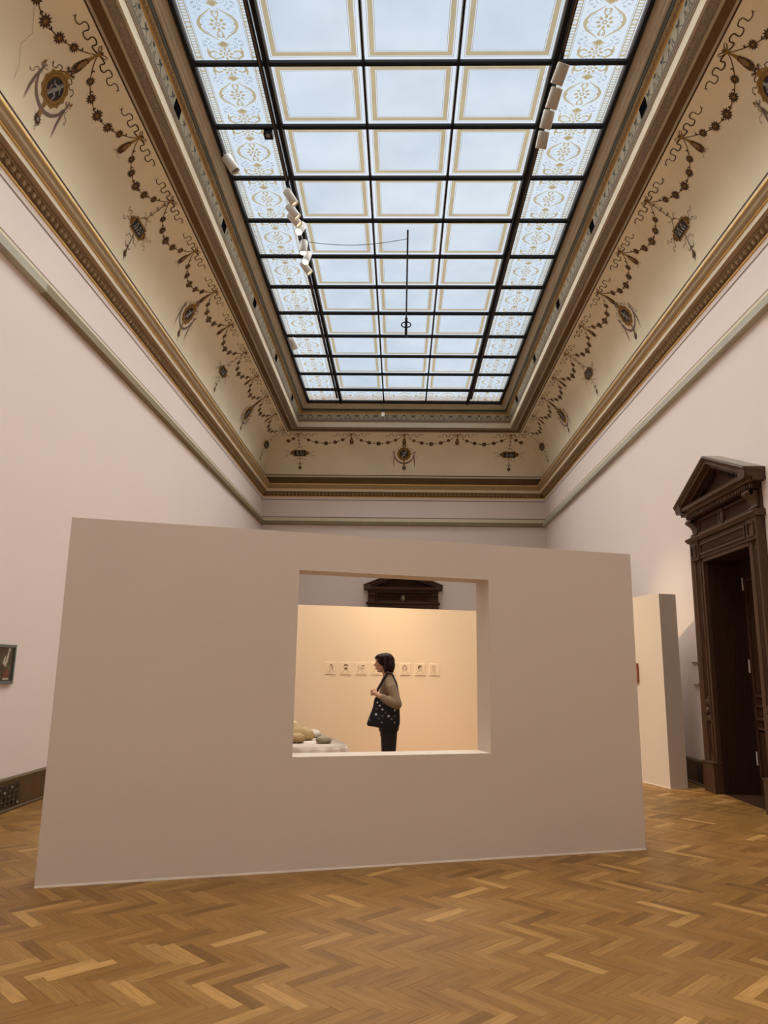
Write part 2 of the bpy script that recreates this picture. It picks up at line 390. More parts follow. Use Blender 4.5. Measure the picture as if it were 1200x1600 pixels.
m = MB().box(XL - .5, SX0, YN - .5, YF + .5, ZT - .12, ZT).box(SX1, XR + .5, YN - .5, YF + .5, ZT - .12, ZT).box(SX0, SX1, YN - .5, SY0, ZT - .12, ZT).box(SX0, SX1, SY1, YF + .5, ZT - .12, ZT)
m.build('roof_light_block', WALL, ceil)  # unseen slab added above the mouldings to keep sky light from leaking in

# ------------------------------------------------------------------ flat painted ornament
class Decal:
    def __init__(s, fn): s.fn = fn; s.v = []; s.f = []; s.m = []; s.o = 0
    def poly(s, pts, mi, lift=0):
        b = len(s.v); s.v += [s.fn(x, y, lift) for x, y in pts]; s.f.append(tuple(range(b, b + len(pts)))); s.m.append(mi)
    def disc(s, x, y, r, mi, lift=0, ry=None, n=12):
        if r > .06:
            for k in range(5):
                r0, r1 = r * k / 5, r * (k + 1) / 5
                for i in range(n):
                    a, b = 2 * PI * i / n, 2 * PI * (i + 1) / n
                    s.poly([(x + q_ * math.cos(t_), y + q_ * math.sin(t_)) for q_, t_ in ((r0, a), (r1, a), (r1, b), (r0, b))][(1 if k == 0 else 0):], mi, lift)
            return
        s.poly([(x + r * math.cos(2 * PI * k / n), y + (ry or r) * math.sin(2 * PI * k / n)) for k in range(n)], mi, lift)
    def rect(s, x0, x1, y0, y1, mi, lift=0, n=6):
        for k in range(n):
            a, b = y0 + (y1 - y0) * k / n, y0 + (y1 - y0) * (k + 1) / n; s.poly([(x0, a), (x1, a), (x1, b), (x0, b)], mi, lift)
    def ring(s, x, y, r0, r1, mi, lift=0, n=20, wob=0, k=9):
        for i in range(n):
            a, b = 2 * PI * i / n, 2 * PI * (i + 1) / n
            ra, rb = r1 + wob * math.cos(k * a), r1 + wob * math.cos(k * b)
            s.poly([(x + r0 * math.cos(a), y + r0 * math.sin(a)), (x + ra * math.cos(a), y + ra * math.sin(a)), (x + rb * math.cos(b), y + rb * math.sin(b)), (x + r0 * math.cos(b), y + r0 * math.sin(b))], mi, lift)
    def star(s, x, y, r0, r1, n, mi, lift=0, ph=0):
        for i in range(n):
            a = ph + 2 * PI * i / n; d = PI / n
            s.poly([(x, y), (x + r0 * math.cos(a - d), y + r0 * math.sin(a - d)), (x + r1 * math.cos(a), y + r1 * math.sin(a)), (x + r0 * math.cos(a + d), y + r0 * math.sin(a + d))], mi, lift)
    def strip(s, pts, w0, mi, lift=0, w1=None, wm=None):
        n = len(pts); L = []; Rr = []
        for i, (x, y) in enumerate(pts):
            x0, y0 = pts[max(i - 1, 0)]; x1, y1 = pts[min(i + 1, n - 1)]
            d = math.hypot(x1 - x0, y1 - y0) or 1; nx, ny = -(y1 - y0) / d, (x1 - x0) / d
            t = i / (n - 1); wd = w0 + ((w1 if w1 is not None else w0) - w0) * t
            if wm is not None: wd = wd + (wm - wd) * math.sin(PI * t)
            L.append((x + nx * wd / 2, y + ny * wd / 2)); Rr.append((x - nx * wd / 2, y - ny * wd / 2))
        for i in range(n - 1): s.poly([L[i], L[i + 1], Rr[i + 1], Rr[i]], mi, lift)
    def wave(s, x0, y0, x1, y1, amp, cyc, wd, mi, lift=0, n=None, grow=True):
        d = math.hypot(x1 - x0, y1 - y0); tx, ty = (x1 - x0) / d, (y1 - y0) / d; n = n or int(cyc * 18) + 2; pts = []
        for i in range(n):
            t = i / (n - 1); a = amp * math.sin(2 * PI * cyc * t) * (min(1, t * 4) if grow else 1)
            b = -min(amp * .55, d / cyc * .12) * math.sin(4 * PI * cyc * t)
            pts.append((x0 + tx * (d * t + b) - ty * a, y0 + ty * (d * t + b) + tx * a))
        s.strip(pts, wd, mi, lift, wd * .6)
        e = pts[-1]; s.strip([e, (e[0] + tx * .03 - ty * .025, e[1] + ty * .03 + tx * .025)], wd * .8, mi, lift, 0); s.strip([e, (e[0] + tx * .03 + ty * .025, e[1] + ty * .03 - tx * .025)], wd * .8, mi, lift, 0)
    def petal(s, x, y, ang, ln, wd, mi, lift=0):
        c, sn = math.cos(ang), math.sin(ang)
        s.poly([(x + c * t - sn * q_, y + sn * t + c * q_) for t, q_ in ((0, 0), (ln * .35, wd / 2), (ln * .7, wd * .42), (ln, 0), (ln * .7, -wd * .42), (ln * .35, -wd / 2))], mi, lift)
    def build(s, name, mats, parent): return obj(name, s.v, s.f, mats, parent, s.m)
OM = [ORN_B, ORN_D, ORN_G, ORN_M, ORN_K, ORN_W]
VB, VM = 1.31, .672       # arc heights of the bows and of the medallions
def flower(d, x, y, sc_=1, lift=0, ph=0):
    d.star(x, y, .046 * sc_, .078 * sc_, 11, 1, lift, ph); d.disc(x, y, .036 * sc_, 0, lift + .0012); d.disc(x, y, .015 * sc_, 2, lift + .0024, n=8)
def pendant(d, x, y, ln=.27, wd=.1):
    d.strip([(x, y), (x, y - ln * .35)], .014, 2, 0, .05); 
    for k in range(7):
        yy = y - ln * (.35 + .09 * k); ww = wd * math.sin(PI * (k + 1.2) / 8.6)
        for sg in (-1, 1): d.petal(x, yy, -PI / 2 + sg * .75, .03 + ww * .55, .035, k % 2, .0006 * k)
    d.disc(x, y - ln * .62, wd * .3, 2, .006, ln * .22); d.disc(x, y - ln * .62, wd * .15, 3, .0072, ln * .12)
    d.strip([(x, y - ln * .95), (x, y - ln * 1.15)], .02, 0, 0, 0)
    for sg in (-1, 1): d.wave(x, y - ln, x + sg * .07, y - ln * 1.12, .01, 1, .006, 1)
def bow(d, x, y, half=.5):
    d.disc(x, y, .03, 2, .002); d.disc(x, y + .03, .02, 0, .003)
    for sg in (-1, 1):
        d.strip([(x, y), (x + sg * .05, y + .05), (x + sg * .085, y + .062), (x + sg * .09, y + .035), (x + sg * .05, y + .012), (x, y)], .012, 0, .001)
        d.wave(x + sg * .03, y - .01, x + sg * half, y - .02, .048, 2.4, .018, 1, .0005)
def festoon(d, x0, x1, sag=.33, top=VB):
    w_ = x1 - x0; pts = []
    for i in range(25):
        t = i / 24; pts.append((x0 + w_ * t, top - .02 - sag * (1 - (2 * t - 1) ** 2) ** .9))
    d.strip(pts, .012, 0, 0)
    for t, s_ in ((.183, .82), (.33, .95), (.51, 1.1), (.69, .98), (.834, .85)):
        flower(d, x0 + w_ * t, top - .02 - sag * (1 - (2 * t - 1) ** 2) ** .9, s_, .0012, t * 5)
    for t in (.1, .26, .42, .6, .76, .9):
        xx, yy = x0 + w_ * t, top - .02 - sag * (1 - (2 * t - 1) ** 2) ** .9
        for sg in (-1, 1): d.petal(xx, yy, (0 if t < .5 else PI) + sg * .5, .045, .018, 1, .001)
def oval_medallion(d, x, y):
    d.ring(x, y, .115, .2, 2, .0015, 36, .014, 12); d.ring(x, y, .118, .128, 0, .005, 28); d.ring(x, y, .16, .168, 0, .003, 28)
    d.disc(x, y, .125, 4, .004, n=28)
    # pale painted figure
    d.strip([(x - .05, y - .11), (x - .02, y - .04), (x + .02, y + .02), (x + .03, y + .07)], .03, 5, .006, .05)
    d.disc(x + .045, y + .09, .022, 5, .007); d.strip([(x + .02, y + .05), (x - .05, y + .03), (x - .08, y + .06)], .022, 5, .007, .012)
    d.strip([(x - .01, y - .02), (x + .05, y - .06), (x + .04, y - .115)], .034, 5, .007, .016); d.strip([(x + .05, y + .05), (x + .09, y + .0)], .02, 5, .007, .01)
    d.strip([(x - .07, y + .0), (x - .05, y - .06), (x - .08, y - .1)], .03, 3, .0065, .03)
    for k in range(4): d.petal(x, y + .19, PI / 2 + (k - 1.5) * .7, .06, .04, 2, .001)
    d.petal(x, y - .19, -PI / 2, .07, .06, 2, .001)
    for sg in (-1, 1):
        for lp in (.9, 2.2): d.strip([(x + sg * .03, y + .23), (x + sg * (.03 + .05 * math.cos(lp)), y + .23 + .06 * math.sin(lp)), (x + sg * (.05 + .05 * math.cos(lp)), y + .25 + .03 * math.sin(lp)), (x + sg * .03, y + .23)], .01, 1, .002)
        d.wave(x + sg * .05, y + .22, x + sg * .24, y + .13, .025, 1.6, .012, 1, .001)
        bx, by = x + sg * .285, y + .01
        for lp in (.6, 1.5, 2.5): d.strip([(bx, by), (bx + .07 * math.cos(lp), by + .06 * math.sin(lp)), (bx + .05 * math.cos(lp + .5), by + .07 * math.sin(lp + .5)), (bx, by)], .009, 3, .001)
        d.wave(bx, by, bx + sg * .12, by - .14, .018, 1.6, .01, 3, .0005); d.wave(bx, by, bx - sg * .035, by - .17, .014, 1.6, .009, 3, .0005)
        d.strip([(bx, by), (bx + sg * .012, by - .14), (bx + sg * .016, by - .24), (bx + sg * .02, by - .42)], .008, 3, .001, .002, .034)
        d.disc(bx + sg * .03, by + .06, .015, 2, .002, .025)
    d.strip([(x + .29 * math.cos(a), y + .02 - .3 * math.sin(a)) for a in [PI * i / 16 for i in range(17)]], .012, 3, 0, .012, .05)
    d.petal(x, y - .27, -PI / 2, .12, .06, 2, .002)
    flower(d, x, y - .41, .95, .002); d.disc(x, y - .41, .018, 5, .006); d.wave(x, y - .46, x, y - .53, .01, 1, .008, 1)
def rect_medallion(d, x, y, top):
    d.strip([(x, top), (x, y + .2)], .012, 1, 0)
    for k in range(3):
        for sg in (-1, 1): d.petal(x, top - .1 - k * .12, PI / 2 + sg * 1.0, .055, .02, 0, .001)
    for sg in (-1, 1):
        d.strip([(x, y + .2), (x + sg * .05, y + .17), (x + sg * .11, y + .1), (x + sg * .16, y + .1)], .01, 0, .001)
        d.wave(x, y + .18, x + sg * .1, y + .22, .014, 1, .008, 1)
    hw, hh = .19, .1
    d.rect(x - hw, x + hw, y - hh, y + hh, 2, .002)
    d.rect(x - hw + .025, x + hw - .025, y - hh + .025, y + hh - .025, 4, .0036)
    for dx, a, w_ in ((-.1, .9, .02), (-.045, -.5, .034), (.01, 1.2, .024), (.07, -.9, .03), (.11, .3, .018)): d.strip([(x + dx - .03 * math.cos(a), y - .05), (x + dx + .012, y - .01), (x + dx + .03 * math.sin(a), y + .045)], w_, 5, .0055, w_ * .4); d.disc(x + dx + .03 * math.sin(a), y + .045, .012, 5, .006)
    for sg in (-1, 1):
        for k in range(5): d.petal(x + sg * .19, y, (0 if sg > 0 else PI) + (k - 2) * .6, .1 - .012 * abs(k - 2), .045, 2 if k % 2 else 0, .001)
        d.wave(x + sg * .27, y + .02, x + sg * .44, y + .06, .022, 1.6, .009, 1, .0005); d.wave(x + sg * .27, y - .02, x + sg * .42, y - .1, .022, 1.6, .009, 1, .0005)
        d.wave(x + sg * .02, y - .14, x + sg * .15, y - .2, .016, 1.3, .01, 0, .0005)
        d.strip([(x, y - .3), (x + sg * .05, y - .33), (x + sg * .095, y - .3), (x + sg * .09, y - .26)], .02, 0, .001, .004)
    d.strip([(x, y - hh), (x, y - .42)], .014, 1, 0, .02)
    flower(d, x, y - .43, .8, .002); d.strip([(x, y - .48), (x, y - .55)], .02, 1, 0, 0)
def cove_set(side, bows, kinds, spacing, sag, parent):
    fn = lambda u, v_, l: cove_pt(side, u, v_, .004 + l)
    D = {}
    def mk(name, f_):
        d = Decal(fn); f_(d); return d.build(name, OM, parent)
    protos = {'bow': ('painted_bow', lambda d: bow(d, 0, VB, min(.5, spacing * .38))), 'fest': ('painted_festoon', lambda d: festoon(d, 0, spacing, sag)),
              'oval': ('oval_medallion', lambda d: (pendant(d, 0, VB - .02, .33, .1), oval_medallion(d, 0, VM))), 'drop': ('painted_pendant', lambda d: pendant(d, 0, VB - .03, .3, .1)),
              'rect': ('rectangular_medallion', lambda d: rect_medallion(d, 0, VM, VB - .02))}
    ax = 1 if side in ('left', 'right') else 0
    def put(k, u):
        if k not in D: D[k] = mk(*protos[k]); o = D[k]
        else: o = link_copy(D[k], parent)
        l = [0, 0, 0]; l[ax] = u; o.location = l
    for i, u in enumerate(bows):
        put('bow', u); put(kinds[i % len(kinds)], u)
        if i < len(bows) - 1: put('fest', u)
side_bows = [6.964 + 1.323 * k for k in range(-2, 11)]
cove_set('left', side_bows, ['rect', 'drop', 'oval', 'drop'], 1.323, .33, coves['left'])
cove_set('right', side_bows, ['rect', 'drop', 'oval', 'drop'], 1.323, .33, coves['right'])
cove_set('far', [.06 + 1.53 * k for k in range(-2, 3)], ['rect', 'drop', 'oval', 'drop'], 1.53, .3, coves['far'])
# short end of the garland running into the far corners
d = Decal(lambda u, v_, l: cove_pt('far', u, v_, .004 + l))
for sg in (-1, 1):
    x0 = .06 + sg * 3.06
    d.strip([(x0 + sg * .05 * k, VB - .03 - .27 * (1 - (1 - k / 9) ** 2)) for k in range(9)], .012, 0); flower(d, x0 + sg * .16, VB - .17, .85, .001); flower(d, x0 + sg * .31, VB - .25, .95, .001)
d.build('painted_festoon', OM, coves['far'])
# hairline crack in the left cove
d = Decal(lambda u, v_, l: cove_pt('left', u, v_, .003 + l)); d.strip([(6.1, .95), (6.32, .78), (6.3, .6), (6.42, .46), (6.44, .3)], .0035, 3); d.build('plaster_crack', OM, coves['left'])
# painted scroll frieze and vent slots below the skylight
def frz_pt(side, u, t, l): return P(side, u, 1.14 + .03 * t + .003 + l, 8.375 + .175 * t)
for side in ('left', 'right', 'far'):
    a, b = (5.0, YF - 1.2) if side != 'far' else (XL + 1.2, XR - 1.2)
    d = Decal(lambda u, t, l, s=side: frz_pt(s, u, t, l)); n = int((b - a) / .5)
    for i in range(n):
        u = a + (i + .5) * (b - a) / n
        d.strip([(u - .25, .5), (u - .17, .15), (u - .1, .12), (u - .07, .4), (u - .07, .62), (u + .07, .62), (u + .07, .4), (u + .1, .12), (u + .17, .15), (u + .25, .5)], .02, 0)
        for sg in (-1, 1):
            d.strip([(u + sg * .04, .12), (u + sg * .04, .45)], .014, 0); d.petal(u, .62, PI / 2 + sg * .05, .28, .06, 0); d.poly([(u + sg * .25 - .04, .55), (u + sg * .25 + .04, .55), (u + sg * .25 + .05, .85), (u + sg * .25, .7), (u + sg * .25 - .05, .85)], 0)
    d.strip([(a, .04), (b, .04)], .06, 0); d.build('painted_frieze', [FRZP], ceil)
    if side != 'far':
        for yy in (5.62, 8.22, 10.8, 13.4, 16.0, 18.6):
            v = [frz_pt(side, yy - .11, .12, .004), frz_pt(side, yy + .11, .12, .004), frz_pt(side, yy + .11, .9, .004), frz_pt(side, yy - .11, .9, .004)]
            v2 = [frz_pt(side, yy - .11, .12, -.02), frz_pt(side, yy + .11, .12, -.02), frz_pt(side, yy + .11, .9, -.02), frz_pt(side, yy - .11, .9, -.02)]
            obj('vent_slot', v + v2, [(0, 1, 2, 3), (0, 1, 5, 4), (1, 2, 6, 5), (2, 3, 7, 6), (3, 0, 4, 7)], mat('vent_black', (18, 18, 20), 1.0, .1, spec=0), ceil)

# ------------------------------------------------------------------ skylight
sky = empty('window_1', (0.06, 7.3, ZG)); sky.location = (0, 0, 0)
tag(sky, 'long leaded skylight of five columns with ornamented glass borders', 'skylight', kind=S)
COLS = [SX0, -1.725, -.525, .645, 1.815, SX1]
ROWS = [SY1] + [18.9 - 1.1033 * k for k in range(22)] + [SY0]
PCL = glassmat('frosted_glass', (.90, .93, .95), (.9, .93, .95), .02, .10, .9)
PWH = glassmat('clear_margin', (.99, .99, .99), (.95, .95, .95), .03, .02)
PGO = glassmat('gold_stain', (.62, .47, .27), (.6, .45, .25), .05, .08, 4)
PGR = glassmat('grey_stain', (.60, .62, .64), (.6, .62, .64), .04, .05, 4)
PDL = glassmat('dark_stain', (.36, .30, .24), (.3, .25, .2), .15, .05, 4)
PBR = glassmat('ornament_glass', (.92, .95, .96), (.9, .93, .95), .03, .05, 1.0)
def ringfaces(m, x0, x1, y0, y1, w_, mi, z):
    a = [(x0, y0, z), (x1, y0, z), (x1, y1, z), (x0, y1, z)]; b = [(x0 + w_, y0 + w_, z), (x1 - w_, y0 + w_, z), (x1 - w_, y1 - w_, z), (x0 + w_, y1 - w_, z)]
    m.add(a + b, [(i, (i + 1) % 4, 4 + (i + 1) % 4, 4 + i) for i in range(4)], mi); return x0 + w_, x1 - w_, y0 + w_, y1 - w_
def clear_pane(wx, wy):
    m = MB(); r = (-wx / 2, wx / 2, -wy / 2, wy / 2)
    for w_, mi in ((.062, 0), (.006, 3), (.012, 0), (.06, 1), (.01, 0), (.006, 3)): r = ringfaces(m, *r, w_, mi, 0)
    m.add([(r[0], r[2], 0), (r[1], r[2], 0), (r[1], r[3], 0), (r[0], r[3], 0)], [(0, 1, 2, 3)], 2)
    return m
def border_ornament(wx, wy):
    d = Decal(lambda x, y, l: (x, y, -.004 - l)); hx, hy = wx / 2, wy / 2; ex = hx - .13
    for sg in (-1, 1):
        for dx in (-.052, -.036, .036, .052): d.strip([(sg * ex + dx, -hy), (sg * ex + dx, hy)], .005, 2)
        for dx in (-.03, .03): d.rect(sg * ex + dx - .004, sg * ex + dx + .004, -hy, hy, 0, 0, 1)
        n = int(wy / .04)
        for i in range(n):
            y = -hy + (i + .5) * wy / n
            if min(abs(y), abs(abs(y) - .4 * wy)) > .045: d.rect(sg * ex - .026, sg * ex + .026, y - .0075, y + .0075, 0, 0, 1)
        for yy in (-.4 * wy, 0, .4 * wy):
            for e_ in (-1, 1):
                d.rect(sg * ex - .026, sg * ex + .026, yy + e_ * .036 - .01, yy + e_ * .036 + .01, 0, 0, 1)
                for g_ in (-1, 1): d.rect(sg * ex + g_ * .019 - .007, sg * ex + g_ * .019 + .007, yy + e_ * .019 - .007, yy + e_ * .019 + .007, 0, 0, 1)
            d.disc(sg * ex, yy, .007, 0, n=8)
    def daisy(x, y, s_):
        for k in range(8): d.petal(x + .035 * s_ * math.cos(k * PI / 4), y + .035 * s_ * math.sin(k * PI / 4), k * PI / 4, .05 * s_, .03 * s_, 0)
        d.ring(x, y, .012 * s_, .026 * s_, 0, 0, 10)
    daisy(0, 0, 1.25)
    for e in (-1, 1):
        daisy(0, e * .39 * wy, 1.15)
        for k in range(7): d.petal(0, e * .24 * wy, e * (PI / 2) + (k - 3) * .42, .085, .026, 0)
        d.disc(0, e * .235 * wy, .03, 0, 0, .02)
        for sg in (-1, 1):
            d.strip([(sg * .01, e * .095), (sg * .028, e * .12), (sg * .036, e * .15), (sg * .03, e * .19)], .012, 0, 0, .022)
            d.strip([(sg * .006, e * .19), (sg * .02, e * .165), (sg * .012, e * .14)], .012, 0, 0, .006)
            d.strip([(sg * .07, e * .27 * wy), (sg * .12, e * .26 * wy), (sg * .145, e * .285 * wy), (sg * .12, e * .30 * wy)], .006, 1, 0, .012)
            d.strip([(sg * .05, e * .05), (sg * .1, e * .07), (sg * .14, e * .06)], .005, 1, 0, .012)
            d.strip([(sg * .23, e * .22), (sg * .245, e * .27), (sg * .22, e * .31), (sg * .19, e * .3)], .006, 1, 0, .014)
            d.strip([(sg * .1, e * .41 * wy), (sg * .13, e * .395 * wy), (sg * .15, e * .41 * wy), (sg * .135, e * .43 * wy)], .006, 1, 0, .014)
            d.disc(sg * .195, 0, .014, 0, n=8); d.disc(sg * .165, e * .02, .008, 1, n=6)
            # big almond scrolls
            d.strip([(sg * .04, e * .25 * wy * .8), (sg * .11, e * .16), (sg * .18, e * .11), (sg * .215, e * .05), (sg * .225, 0)], .008, 0, 0, .045)
            d.strip([(sg * .12, e * .12), (sg * .16, e * .1), (sg * .17, e * .05), (sg * .15, e * .03)], .016, 1, 0, .004)
            # end scrolls
            d.strip([(sg * .2, e * .30 * wy), (sg * .21, e * .36 * wy), (sg * .2, e * .42 * wy), (sg * .14, e * .46 * wy), (sg * .08, e * .44 * wy)], .01, 0, 0, .01, .035)
            d.strip([(sg * .1, e * .37 * wy), (sg * .14, e * .35 * wy), (sg * .18, e * .36 * wy), (sg * .2, e * .39 * wy)], .02, 0, 0, .03)
            d.strip([(sg * .02, e * .31 * wy), (sg * .09, e * .32 * wy), (sg * .16, e * .30 * wy), (sg * .17, e * .25 * wy), (sg * .13, e * .22 * wy)], .008, 1, 0, .016)
            d.strip([(sg * .06, e * .43 * wy), (sg * .1, e * .46 * wy), (sg * .06, e * .48 * wy)], .014, 1, 0, .006)
            for (px, py) in ((.2, .21), (.16, .18), (.22, .26)):
                for k in range(3): d.petal(sg * px, e * py * wy * .98, e * (.4 + k * .7) if sg > 0 else PI - e * (.4 + k * .7), .035, .018, 1)
            for (px, py) in ((.21, .13), (.235, .15), (.22, .17)): d.disc(sg * px, e * py, .008, 1, 0, n=6)
    return d
def pane_mesh(name, m, mats):
    o = obj(name, m.v, m.f, mats, None, m.m); return o
GLM = [PWH, PGO, PCL, PDL]; ORM = [PGO, PGR, PDL]
pane_cache = {}
def put_pane(x0, x1, y0, y1, border, turn=False):
    wx, wy = x1 - x0, y1 - y0; key = (round(wx, 3), round(wy, 3), border)
    c = ((x0 + x1) / 2, (y0 + y1) / 2, ZG)
    if key not in pane_cache:
        if border:
            o = obj('pane', [(-wx / 2, -wy / 2, 0), (wx / 2, -wy / 2, 0), (wx / 2, wy / 2, 0), (-wx / 2, wy / 2, 0)], [(0, 1, 2, 3)], [PBR], sky)
            d = border_ornament(wy, wx) if turn else border_ornament(wx, wy)
            q_ = d.build('etched_ornament', ORM, o)
            if turn: q_.rotation_euler = (0, 0, PI / 2)
        else:
            m = clear_pane(wx, wy); o = m.build('pane', GLM, sky); q_ = None
        pane_cache[key] = (o, q_); o.location = c
    else:
        a, b = pane_cache[key]; o = link_copy(a, sky, c)
        if b: link_copy(b, o)
for r in range(len(ROWS) - 1):
    y1, y0 = ROWS[r], ROWS[r + 1]; endrow = r in (0, len(ROWS) - 2)
    for k in range(5):
        put_pane(COLS[k], COLS[k + 1], y0, y1, k in (0, 4) or endrow, endrow and k not in (0, 4))
for k, x in enumerate(COLS):
    if k in (0, 5): xa, xb = (x, x + .075) if k == 0 else (x - .075, x); h_ = .07
    elif k in (1, 4): xa, xb = x - .045, x + .045; h_ = .08
    else: xa, xb = x - .021, x + .021; h_ = .06
    MB().prism([(xa, ZG - .001), (xa, ZG - h_ * .6), ((xa + xb) / 2 - (xb - xa) * .3, ZG - h_), ((xa + xb) / 2 + (xb - xa) * .3, ZG - h_), (xb, ZG - h_ * .6), (xb, ZG - .001)], 'y', SY0, SY1).build('glazing_bar', BLK, sky)
for k, y in enumerate(ROWS):
    ya, yb = (y - .075, y) if k == 0 else ((y, y + .075) if k == len(ROWS) - 1 else (y - .024, y + .024)); h_ = .065
    if k == 1: ya -= .02
    MB().prism([(ya, ZG - .001), (ya, ZG - h_ * .6), ((ya + yb) / 2 - (yb - ya) * .3, ZG - h_), ((ya + yb) / 2 + (yb - ya) * .3, ZG - h_), (yb, ZG - h_ * .6), (yb, ZG - .001)], 'x', SX0 + .01, SX1 - .01).build('glazing_bar', BLK, sky)

# things fixed to the skylight
RAILM = mat('rail_bronze', (96, 74, 58), .5, .1)
def rail(x, lab):
    t = empty('track_rail', (x, 6, ZG - .08)); tag(t, lab, 'track', 'lighting tracks under the skylight')
    MB().box(-.024, .024, -11, 13.3, -.045, 0).build('rail_body', BLK, t); MB().box(-.008, .008, -11, 13.3, -.049, -.045).build('rail_slot', RAILM, t)
RXL, RXR = -1.79, 1.865
rail(RXL, 'black lighting track along the left inner skylight bar carrying lit spots'); rail(RXR, 'black lighting track along the right inner skylight bar carrying four grey spots')
SPB = mat('spot_white', (206, 200, 192), .45, .03); SPG = mat('spot_grey', (176, 164, 148), .5, .03); LENS = mat('lens_off', (120, 112, 102), .3, .05)
LENS_ON = emit('lens_lit', (255, 240, 214), 14); LENS_W = emit('lens_warm', (255, 226, 180), 1.6)
def spotlight(p0px, p1px, z0, length, rad, lab, lens, body=SPB, x_fix=None, power=0, aim=None, cone=40, col=(1, .74, .43), toward=-1, hang=None, group='track spotlights'):
    a = onZ(*p0px, z0); d = ray(*p1px); o_ = Vector((0, 0, CAM_H)); d.normalize()
    oc = o_ - a; b = oc.dot(d); cc = oc.dot(oc) - length ** 2; disc = b * b - cc
    t_ = -b + toward * math.sqrt(disc) if disc > 0 else -b
    e = o_ + d * t_; ax = (e - a).normalized()
    if toward == 0: length = (e - a).length - .012
    t = empty('track_spotlight', a); tag(t, lab, 'spotlight', group)
    rot = ax.to_track_quat('Z', 'Y').to_matrix()
    def T(v_): return rot @ Vector(v_)
    n = 20; m = MB(); prof = [(0, .004), (rad * .9, 0), (rad, .01), (rad, length - .004), (rad * .95, length), (rad * .86, length - .004), (rad * .84, length - .03)]
    vs_ = [T((r_ * math.cos(2 * PI * k / n), r_ * math.sin(2 * PI * k / n), z_)) for r_, z_ in prof for k in range(n)]
    m.add(vs_, [(i * n + k, i * n + (k + 1) % n, (i + 1) * n + (k + 1) % n, (i + 1) * n + k) for i in range(len(prof) - 1) for k in range(n)])
    m.build('lamp_body', body, t, True)
    m = MB(); m.add([T((rad * .85 * math.cos(2 * PI * k / n), rad * .85 * math.sin(2 * PI * k / n), length - .028)) for k in range(n)], [tuple(range(n))]); m.build('lens', lens, t)
    hx = (hang if hang is not None else a.x) - a.x; m = MB(); top = ZG - .143 - a.z; mid = T((0, 0, length * .35))
    m.tube([mid, (hx, mid.y, mid.z * .3 + rad * .9), (hx, mid.y, max(top, .02))], .012, 8); m.box(hx - .02, hx + .02, mid.y - .07, mid.y + .07, max(top, .02) - .012, max(top, .02) + .012)
    m.build('bracket', BLK, t)
    if power:
        ld = bpy.data.lights.new('lamp_light', 'SPOT'); ld.energy = power; ld.spot_size = math.radians(cone); ld.spot_blend = .9; ld.color = col; ld.shadow_soft_size = .05
        lo = bpy.data.objects.new('lamp_light', ld); C.objects.link(lo); lo.parent = t; pos = T((0, 0, length + .03)); lo.location = pos
        dr = (Vector(aim) - (a + pos)) if aim else ax
        lo.rotation_euler = dr.to_track_quat('-Z', 'Y').to_euler()
    return t
RED = (1, .66, .34)
spotlight((447, 297.5), (461, 319), 8.60, .25, .062, 'topmost lit white spot of the left track cluster', LENS_W, hang=RXL, power=1500, aim=(-.9, 13.5, 1.5), cone=34)
spotlight((450, 321), (465.5, 340), 8.60, .25, .062, 'second white spot of the left track cluster, overlapping the one below', LENS_W, hang=RXL, power=1500, aim=(1.2, 14, 1.7), cone=34)
spotlight((452, 334.5), (468, 351.5), 8.60, .25, .062, 'third white spot of the left track cluster, half hidden behind the second', LENS_W, hang=RXL, power=1800, aim=(3.3, 11.6, 1.4), cone=30)
spotlight((473, 351), (466.5, 363), 8.60, .25, .062, 'white spot with glaring lens facing the viewer, fourth down the left cluster', LENS_ON, hang=RXL, power=500, aim=(-1.2, 8.2, .7), cone=30)
spotlight((475, 377), (474, 396), 8.60, .25, .062, 'white spot with glaring lens beside the thin cable, fifth in the left cluster', LENS_ON, hang=RXL, power=500, aim=(1.5, 6.9, 1.0), cone=40)
spotlight((482, 396), (477, 410), 8.60, .25, .062, 'white spot with glaring lens, sixth and just above the last of the left cluster', LENS_ON, hang=RXL, power=200, aim=(-.2, 8.9, 1.2), cone=30)
spotlight((472, 410), (484.5, 427), 8.60, .25, .062, 'lowest white spot of the left track cluster, angled to the right', LENS_W, hang=RXL, power=1700, aim=(.3, 13.8, 1.6), cone=36)
spotlight((353, 245), (368, 268), 8.68, .26, .07, 'single unlit white spot on the outer left skylight frame, nearer one', LENS, hang=SX0 + .06, group='unlit spots on the outer frame')
spotlight((454.5, 528.5), (462, 546), 8.68, .26, .07, 'small unlit white spot on the outer left skylight frame far down the room', LENS, hang=SX0 + .06, group='unlit spots on the outer frame')
RL = ['topmost of four grey spots in a row on the right track', 'second of four grey spots in a row on the right track', 'third of four grey spots in a row on the right track', 'lowest of four grey spots in a row on the right track']
for i, (a, b) in enumerate((((881.5, 99), (868.5, 134)), ((871, 137), (860, 172)), ((859, 172), (851, 203)), ((850.5, 205), (844.5, 234)))):
    spotlight(a, b, 8.58, .33, .075, RL[i], LENS, SPG, hang=RXR, toward=0, group='grey spots on the right track', power=0)
